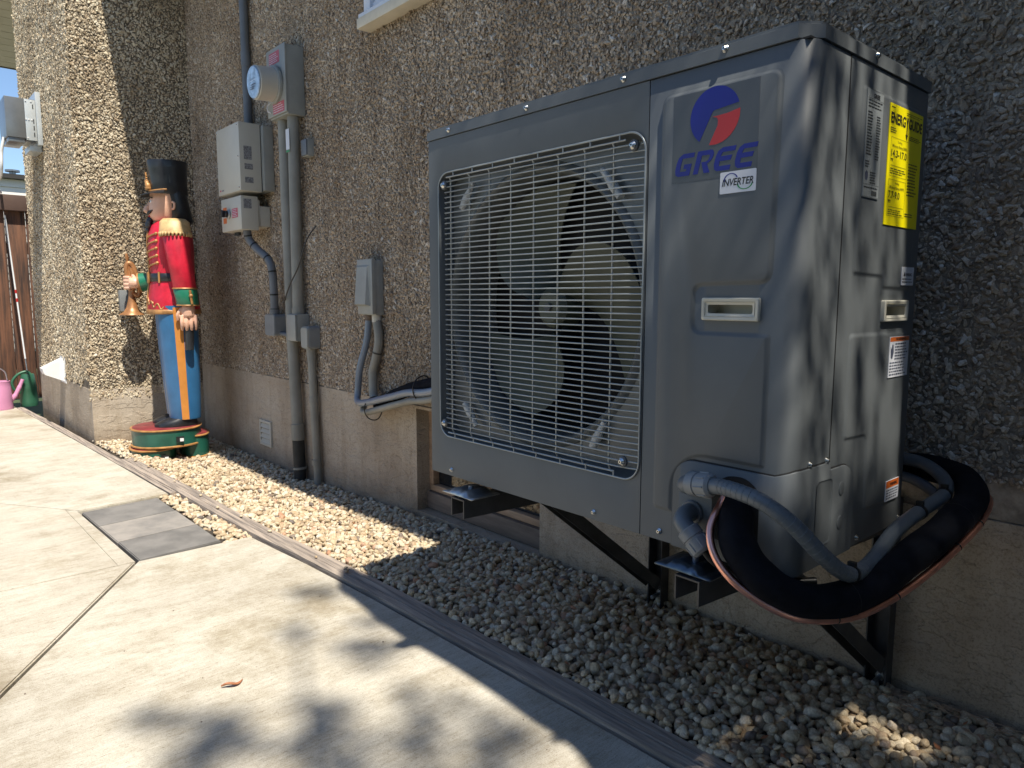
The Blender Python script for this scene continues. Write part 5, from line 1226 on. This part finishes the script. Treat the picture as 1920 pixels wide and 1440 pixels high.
hand('hand', [(hx, hy, .40), (hx, hy - .004, .36), (hx, hy - .006, .315)],
     [([(hx + .010, hy - .040 + i * .0245, .325), (hx + .018, hy - .043 + i * .025, .285 - .005 * (i in (1, 2))), (hx + .008, hy - .042 + i * .025, .252 - .008 * (i in (1, 2))), (hx - .010, hy - .040 + i * .024, .240)], .0125 if i < 3 else .0105) for i in range(4)],
     [(hx + .002, hy - .036, .365), (hx + .004, hy - .062, .330), (hx - .004, hy - .062, .295)], .0115, [.030, .030, .031, .033, .036, .037, .038, .038, .037, .036, .032])
# dark handle below the hand
tube('sword_grip', [(hx - .012, hy - .004, .275), (hx - .012, hy - .004, .225), (hx - .010, hy - .006, .165), (hx - .008, hy - .006, .120)], .024, M['s_black'], sd_, 12)
# right arm bent forward, holding the horn
bx = sx - .192
ep2 = loft('epaulette', [(.790, bx + .012, sy + .012, .066, .080), (.794, bx + .012, sy + .012, .072, .086), (.86, bx + .020, sy + .012, .066, .080), (.880, bx + .035, sy + .012, .045, .060)], M['s_fringe'], sd_, 24)
tube('sleeve', [(bx + .01, sy + .012, .83), (bx - .01, sy + .03, .70), (bx - .02, sy + .01, .585), (bx - .04, sy - .06, .545), (bx - .06, sy - .115, .530)], [.055] * 8 + [.060] * 8 + [.058] * 8 + [.052] * 9, M['s_red'], sd_, 24)
tube('cuff', [(bx - .055, sy - .100, .533), (bx - .075, sy - .165, .520)], [.052, .058], M['s_green'], sd_, 20, curve=False)
tube('cuff_trim', [(bx - .074, sy - .163, .5204), (bx - .076, sy - .172, .5188)], [.060, .060], M['s_gold'], sd_, 20, curve=False)
qx, qy, qz = bx - .105, sy - .215, .520
hand('hand', [(qx + .028, qy + .050, qz), (qx + .016, qy + .02, qz - .002), (qx + .004, qy - .004, qz - .003)],
     [([(qx + .010, qy - .006, qz + .030 - i * .021), (qx - .018, qy - .034, qz + .032 - i * .022), (qx - .046, qy - .030, qz + .031 - i * .021), (qx - .050, qy - .004, qz + .028 - i * .020)], .0120 if i < 3 else .0105) for i in range(4)],
     [(qx + .020, qy + .022, qz + .020), (qx + .002, qy + .014, qz + .040), (qx - .030, qy + .006, qz + .048)], .0115, [.028, .029, .030, .032, .034, .034, .034, .034, .033, .031, .028])
# horn: a thing of its own, held in the hand
hn = thing('brass_horn', 'brown brass horn held bell down in front of the soldier', 'horn', (qx - .03, qy, .33))
hx2, hy2 = qx - .022, qy - .006
loft('bell', [(.318, hx2 - .005, hy2 + .000, .072, .072), (.324, hx2 - .005, hy2 + .000, .070, .070), (.336, hx2 - .004, hy2 + .003, .050, .050), (.365, hx2 - .003, hy2 + .004, .033, .033), (.42, hx2 - .002, hy2 + .005, .020, .020), (.50, hx2, hy2 + .004, .013, .013), (.60, hx2, hy2 - .002, .010, .010), (.66, hx2, hy2 - .008, .008, .008), (.675, hx2, hy2 - .009, .012, .012), (.70, hx2, hy2 - .011, .007, .007)], M['s_brass'], hn, 28)
tube('tubing', [(hx2, hy2 + .012, .455), (hx2, hy2 + .040, .438), (hx2, hy2 + .050, .47), (hx2, hy2 + .040, .55), (hx2, hy2 + .020, .625), (hx2, hy2 - .004, .640), (hx2, hy2 - .016, .61), (hx2, hy2 - .012, .56)], .0145, M['s_brass'], hn, 12, closed=False)
tube('inner_tubing', [(hx2 + .004, hy2 + .010, .46), (hx2 + .004, hy2 + .022, .54), (hx2 + .004, hy2 + .008, .61)], .013, M['s_brass'], hn, 12)
# head, hat
hd = loft('head', [(.868, sx, sy - .005, .052, .052), (.880, sx, sy - .022, .066, .070), (.905, sx, sy - .026, .078, .084), (.945, sx, sy - .024, .085, .088), (.985, sx, sy - .020, .087, .086), (1.03, sx, sy - .012, .085, .088), (1.06, sx, sy - .006, .080, .086)], M['s_skin'], sd_, 36, 2.1, smooth=70)
tube('nose', [(sx, sy - .095, .985), (sx, sy - .112, .958), (sx, sy - .122, .940), (sx, sy - .104, .928)], [.012] * 8 + [.015] * 8 + [.017] * 5 + [.012] * 4, M['s_skin'], hd, 12)
tube('moustache', [(sx - .055, sy - .094, .930), (sx - .028, sy - .114, .918), (sx, sy - .112, .922), (sx + .028, sy - .114, .918), (sx + .055, sy - .094, .934)], [.004] * 4 + [.008] * 26 + [.004] * 3, M['s_black'], hd, 8)
for s in (-1, 1):
    bmk = bmesh.new(); bmesh.ops.create_icosphere(bmk, subdivisions=2, radius=.011, matrix=Matrix.Translation((sx + s * .034, sy - .094, .985))); e_ = fin('eye', bmk, M['white'], hd, True)
    bmk = bmesh.new(); bmesh.ops.create_icosphere(bmk, subdivisions=2, radius=.006, matrix=Matrix.Translation((sx + s * .034, sy - .102, .985))); fin('pupil', bmk, M['s_black'], e_, True)
    tube('eyebrow', [(sx + s * .016, sy - .104, 1.004), (sx + s * .036, sy - .104, 1.010), (sx + s * .056, sy - .092, 1.004)], .004, M['s_black'], hd, 6)
    tube('ear', [(sx + s * .086, sy + .012, .985), (sx + s * .096, sy + .022, .975), (sx + s * .092, sy + .020, .950), (sx + s * .084, sy + .010, .942)], .007, M['s_skin'], hd, 8)
tube('mouth', [(sx - .022, sy - .107, .905), (sx, sy - .111, .902), (sx + .022, sy - .107, .905)], .004, M['s_red'], hd, 6)
bm = bmesh.new()
tube_bm(bm, catmull([(sx, sy - .100, .892), (sx, sy - .110, .872), (sx, sy - .118, .840), (sx, sy - .124, .815)], 6), [.018] * 7 + [.019] * 6 + [.012] * 6, 12)
fin('beard', bm, M['s_black'], hd, True)
loft('hair', [(.872, sx, sy + .055, .078, .068), (.880, sx, sy + .055, .084, .072), (.93, sx, sy + .050, .092, .070), (1.00, sx, sy + .040, .094, .066), (1.05, sx, sy + .026, .092, .074)], M['s_black'], hd, 32, 2.2)
ht = loft('shako', [(1.030, sx, sy + .006, .092, .100), (1.036, sx, sy + .006, .095, .103), (1.10, sx, sy + .004, .096, .102), (1.17, sx, sy + .002, .102, .107), (1.215, sx, sy + .001, .107, .112), (1.222, sx, sy + .001, .105, .110)], M['s_black'], sd_, 40, 2.2)
bm = bmesh.new(); n = 14; top = []; bot = []
for k in range(n + 1):
    a_ = R(-90) + R(74) * (2 * k / n - 1); c_, s_ = math.cos(a_), math.sin(a_)
    for r_1, z_, lst in ((0.098, 1.043, top), (.158, 1.020 , top), (.158, 1.016, bot), (.098, 1.036, bot)):
        lst.append(bm.verts.new((sx + r_1 * .98 * c_, sy + .006 + r_1 * s_ * (1.0 if r_1 < .1 else (1 - .05 * abs(2 * k / n - 1))), z_ + .012 * abs(2 * k / n - 1))))
for k in range(n):
    a0, a1, b0, b1 = top[2 * k], top[2 * k + 1], top[2 * k + 2], top[2 * k + 3]; c0, c1_, d0, d1 = bot[2 * k], bot[2 * k + 1], bot[2 * k + 2], bot[2 * k + 3]
    for q in ((a0, a1, b1, b0), (c0, c1_, d1, d0), (a1, c0, d0, b1), (a0, b0, d1, c1_)): bm.faces.new(q)
autosmooth(fin('visor', bm, M['s_black'], ht), 50)
tube('hat_band', [(sx + .1 * math.cos(a_), sy + .006 + .108 * math.sin(a_), 1.050 + .004 * math.cos(3 * a_)) for a_ in np.linspace(R(-170), R(-10), 14)], .0055, M['s_gold'], ht, 8, n=3)
pl = [(sx + .012, sy - .104, 1.055), (sx + .020, sy - .107, 1.075), (sx + .006, sy - .112, 1.10), (sx, sy - .115, 1.155)]
tube('hat_plume', pl, [.020] * 6 + [.016] * 6 + [.012] * 6 + [.005] * 7, M['s_gold'], ht, 10)
for i in range(5): tube('plume_leaf', [(sx + .002, sy - .116, 1.072 + i * .014), (sx + .022 - .003 * i, sy - .112, 1.082 + i * .014)], .005, M['s_gold'], ht, 6, curve=False)

# he stands turned a little towards the gate
bpy.context.view_layer.update()
Rz = Matrix.Rotation(R(-12), 4, 'Z'); piv = Matrix.Translation(sd_.location.copy())
for o_ in (sd_, hn): o_.matrix_world = piv @ Rz @ piv.inverted() @ o_.matrix_world

# ------------------------------------------------------------------ the tree that shades the heat pump (stands behind and to the right of the camera)
tr = thing('shade_tree', 'leafy tree overhanging the driveway', 'tree', (4.6, -2.6, GZ))
S3 = Vector((.5, -.115, 1.0))
tube('trunk', [(4.6, -2.6, GZ - .1), (4.55, -2.5, 1.0), (4.4, -2.3, 2.4), (4.2, -2.0, 4.0), (4.0, -1.8, 6.2)], [.17 - .0035 * k for k in range(33)], M['bark'], tr, 14)
rt = random.Random(11); npr = np.random.default_rng(11)
clumps = []      # (projected ground point, height above ground, radius, leaves)
def gp(x, y, h): return Vector((x, y, GZ)) + S3 * h
# dense canopy over the heat pump and the ground beside it
lit = [(-.33, .42, .045), (-.27, .46, .03), (-.44, .30, .03), (-.385, .345, .035), (-.08, .45, .04), (.00, .46, .04), (.03, .42, .025), (.09, .50, .03)]
leaf_pts = []
EDGE = ([-1.56, -1.50, -1.34, -1.08, -1.06, -.97, -.83, -.69, -.46, -.40, -.36, -.30], [.20, .083, .058, .020, -.025, -.012, .008, -.002, .004, -.025, -.10, -.45])
gaps = [(-1.24, .150, .16, .045), (-.76, .145, .10, .018), (-.585, .50, .14, .060), (-.60, .385, .10, .030), (-.47, .36, .07, .03), (-.33, .515, .10, .028), (-.42, .26, .12, .022), (-.30, .20, .06, .02), (-.37, .43, .05, .018)]
def want(xp, yp):
    """density of the canopy over the ground point its shadow falls on"""
    for (a, b, r) in lit:
        if (xp - a) ** 2 + (yp - b) ** 2 < r * r: return 0.0
    for (a, b, p, q) in gaps:
        if ((xp - a) / p) ** 2 + ((yp - b) / q) ** 2 < 1: return 0.22
    if xp < -.30: return 1.0 if (xp > -1.50 and yp > max(.10, float(np.interp(xp, *EDGE)))) else 0.0
    return 1.0 if yp > -.45 - 2.6 * (xp + .30) + .12 * math.sin(xp * 9) else 0.0
blobs = [(-1.54, -.095, .02), (-1.50, -.05, .03), (-1.45, -.015, .022), (-1.21, -.045, .022), (-1.18, -.02, .016), (-1.30, -.21, .03), (-1.24, -.23, .02), (-1.11, -.15, .03), (-1.07, -.095, .035), (-1.03, -.06, .022), (-1.00, -.15, .03),
  (-1.13, -.64, .028), (-1.08, -.62, .022), (-1.05, -.57, .03), (-1.00, -.53, .035), (-.965, -.50, .025), (-.95, -.58, .035), (-.90, -.60, .045), (-.89, -.50, .03), (-.84, -.62, .04),
  (-.92, -.35, .035), (-.87, -.31, .03), (-.83, -.37, .035), (-.76, -.34, .04), (-.79, -.43, .045), (-.70, -.40, .04), (-.84, -.15, .02), (-.77, -.18, .028), (-.69, -.18, .03),
  (-.74, -.09, .02), (-.66, -.08, .025), (-.58, -.06, .03), (-.51, -.06, .03), (-.56, -.155, .035), (-.49, -.13, .035), (-.63, -.24, .035), (-.70, -.27, .03), (-.55, -.29, .04), (-.47, -.22, .03), (-.61, -.37, .035), (-.53, -.42, .04), (-.66, -.52, .05), (-.45, -.33, .04)]
leaves = []
for (bx_, by_, br) in blobs:
    h = rt.uniform(8.5, 11); c = gp(bx_, by_, h)
    for k in range(int(12 + br * 900)):
        v = Vector((rt.gauss(0, 1), rt.gauss(0, 1), rt.gauss(0, 1))) * br * .62; leaves.append((c + v, rt.uniform(.018, .032)))
def window_ok(p):
    """leave the gaps through which sunlight reaches patches of the panels"""
    t = (p.z - GZ) / S3.z; q = p - S3 * t
    return q
n = 0
while n < 46000:
    xp = rt.uniform(-1.56, 3.0); yp = rt.uniform(-3.2, .75); h = (rt.choice((5.2, 6.0, 6.8, 7.6)) + rt.gauss(0, .35)) if xp > -.3 else 3.9 + rt.gauss(0, .25)
    d = want(xp, yp)
    if rt.random() > d: n += .02; continue
    # clumpy
    if xp > .4 and mnoise.noise(Vector((xp * 2.6, yp * 3.4, h * .8))) < -.22: n += .05; continue
    # gaps that open towards the panels of the heat pump
    pass
    leaves.append((gp(xp, yp, h), rt.uniform(.03, .05) if xp > -.3 else rt.uniform(.014, .024))); n += 1 if xp > -.3 else .25
V_ = np.array([p for p, _ in leaves]); s_ = np.array([s for _, s in leaves])[:, None]; K = len(V_)
a_ = npr.normal(size=(K, 3)); a_ /= np.linalg.norm(a_, axis=1)[:, None]; b_ = np.cross(a_, npr.normal(size=(K, 3))); b_ /= np.linalg.norm(b_, axis=1)[:, None]
co = np.stack([V_ - a_ * s_, V_ + b_ * s_ * .45, V_ + a_ * s_, V_ - b_ * s_ * .45], 1).reshape(-1, 3)
me = bpy.data.meshes.new('leaves'); me.vertices.add(K * 4); me.vertices.foreach_set('co', co.astype(np.float32).ravel()); me.loops.add(K * 4); me.loops.foreach_set('vertex_index', np.arange(K * 4, dtype=np.int32)); me.polygons.add(K)
me.polygons.foreach_set('loop_start', np.arange(0, K * 4, 4, dtype=np.int32)); me.update(calc_edges=True)
o = link('crown', me, M['leaf'], tr); o['kind'] = 'stuff'
lp = [(-1.60, .108, 3.05), (-1.47, .072, 3.0), (-1.32, .056, 2.95), (-1.10, .040, 2.9), (-.86, .048, 2.8), (-.66, .046, 2.75), (-.46, .040, 2.7), (-.36, .015, 2.7), (-.24, -.05, 2.75)]  # unseen limb, added and shaped to cast the shade strip beside the timber
shade_limb = [gp(a, b, h) for a, b, h in lp] + [Vector((2.2, -.9, 2.9)), Vector((3.3, -1.7, 3.0)), Vector((4.35, -2.25, 2.9))]
L_ = len(catmull(shade_limb, 8)); tube('shade_limb', shade_limb, [.020 + .036 * min(1, k / 8) + .03 * max(0, (k - 60) / 30) for k in range(L_)], M['bark'], tr, 14)
for a, b, h, w, l in ((-1.03, -.012, 2.88, .030, .075), (-1.34, .03, 2.95, .012, .03), (-.47, -.01, 2.7, .014, .03)):
    p = gp(a, b, h); tube('stub', [gp(a, b + .05, h), p, p + Vector((.006, -l * .6, .01))], [w * 1.2, w, w * .7], M['bark'], tr, 8, curve=False)  # stubs added to notch the edge of that cast shade
root = Vector((4.15, -2.0, 4.2))
for k in range(26):
    p = V_[npr.integers(0, K)]; e = Vector(p); m_ = root.lerp(e, .5) + Vector((rt.gauss(0, .1), rt.gauss(0, .1), .15)); st_ = root + Vector((rt.uniform(-.1, .1), rt.uniform(0, .1), rt.uniform(-.8, 1.2)))
    tube('branch', [st_, m_, e], [.035 - .0018 * j for j in range(17)], M['bark'], tr, 6)
for (bx_, by_, br) in blobs[::6]:
    e = gp(bx_, by_, 7.4); tube('twig', [root + Vector((-.3, .2, 1.5)), root.lerp(e, .6) + Vector((0, 0, .3)), e], [.016 - .0008 * j for j in range(17)], M['bark'], tr, 5)

# unseen shrubs, added to block sky light and darken the wall and heat pump
def shrub(cx, cy, rx, ry, hh, label, seed):
    g = thing('sky_block_shrub', label, 'shrub', (cx, cy, GZ), 'unseen shrubs added to block sky light')
    tube('stem', [(cx, cy, GZ - .1), (cx, cy, GZ + hh * .8)], .03, M['bark'], g, 8, curve=False)
    q = np.random.default_rng(seed); K = int(9000 * max(1, hh / 2)); d = q.normal(size=(K, 3)); d /= np.linalg.norm(d, axis=1)[:, None]; r = q.uniform(.70, 1.02, (K, 1))
    V = d * r * np.array([rx, ry, hh / 2]) + np.array([cx, cy, GZ + hh / 2]); s = q.uniform(.02, .04, (K, 1))
    a = q.normal(size=(K, 3)); a /= np.linalg.norm(a, axis=1)[:, None]; b = np.cross(a, q.normal(size=(K, 3))); b /= np.linalg.norm(b, axis=1)[:, None]
    co = np.stack([V - a * s, V + b * s * .6, V + a * s, V - b * s * .6], 1).reshape(-1, 3)
    me = bpy.data.meshes.new('foliage'); me.vertices.add(K * 4); me.vertices.foreach_set('co', co.astype(np.float32).ravel()); me.loops.add(K * 4); me.loops.foreach_set('vertex_index', np.arange(K * 4, dtype=np.int32)); me.polygons.add(K)
    me.polygons.foreach_set('loop_start', np.arange(0, K * 4, 4, dtype=np.int32)); me.update(calc_edges=True)
    link('foliage', me, M['leaf'], g)['kind'] = 'stuff'
shrub(1.75, .10, .55, .50, 2.25, 'rounded unseen shrub added by the wall to block sky light', 3)
shrub(2.1, -1.25, .75, .70, 2.1, 'larger unseen shrub added by the driveway to block sky light', 5)

for i_, hx_ in enumerate((-.4, .9, 2.2, 3.5)):  # unseen hedge across the driveway, added to cut sky light and darken reflections
    shrub(hx_, -3.9, .85, .55, 3.4 + .2 * (i_ % 2), ('first', 'second', 'third', 'fourth')[i_] + ' unseen shrub of a hedge added to block sky light, counted from the gate end', 20 + i_)

bm = bmesh.new(); rr = random.Random(9)
for i in range(34):
    x = rr.uniform(-3.2, -.35); y = rr.choice((rr.uniform(-.9, .0), rr.gauss(-.05, .08)))
    if y > np.interp(x, [-2.2, 0], [-.02, .07]) or (-3.05 < x < -2.1 and y > -.45): continue
    r = rr.uniform(.0008, .0022); m4 = Matrix.Translation((x, y, GZ + r * .5)) @ Matrix.Rotation(rr.uniform(0, 3), 4, 'Z') @ Matrix.Diagonal((r * 1.4, r, r * .6, 1))
    bmesh.ops.create_icosphere(bm, subdivisions=1, radius=1, matrix=m4)
tag(fin('grit', bm, M['wood_trim']), 'loose grit and crumbs scattered over the driveway', 'grit', kind='stuff')
for v, t in ((0, 'a'),):
    bm = bmesh.new()
    for i in range(60):
        x = rr.uniform(-2.6, .1); y = float(bed_front(np.array(x))) + rr.uniform(0, .45); z = float(gravel_z(np.array(x), np.array(y))) + .014; a = rr.uniform(0, 6.28); l = rr.uniform(.006, .014)
        d = Vector((math.cos(a), math.sin(a), rr.uniform(-.2, .4))) * l; e = Vector((-math.sin(a), math.cos(a), rr.uniform(-.3, .3))) * l * .35; p = Vector((x, y, z))
        bm.faces.new([bm.verts.new(q) for q in (p - d, p - e, p + d, p + e)])
    tag(fin('leaf_litter', bm, M['dry'], None, normals=False), 'bits of dry leaf fallen among the pebbles', 'leaf litter', kind='stuff')
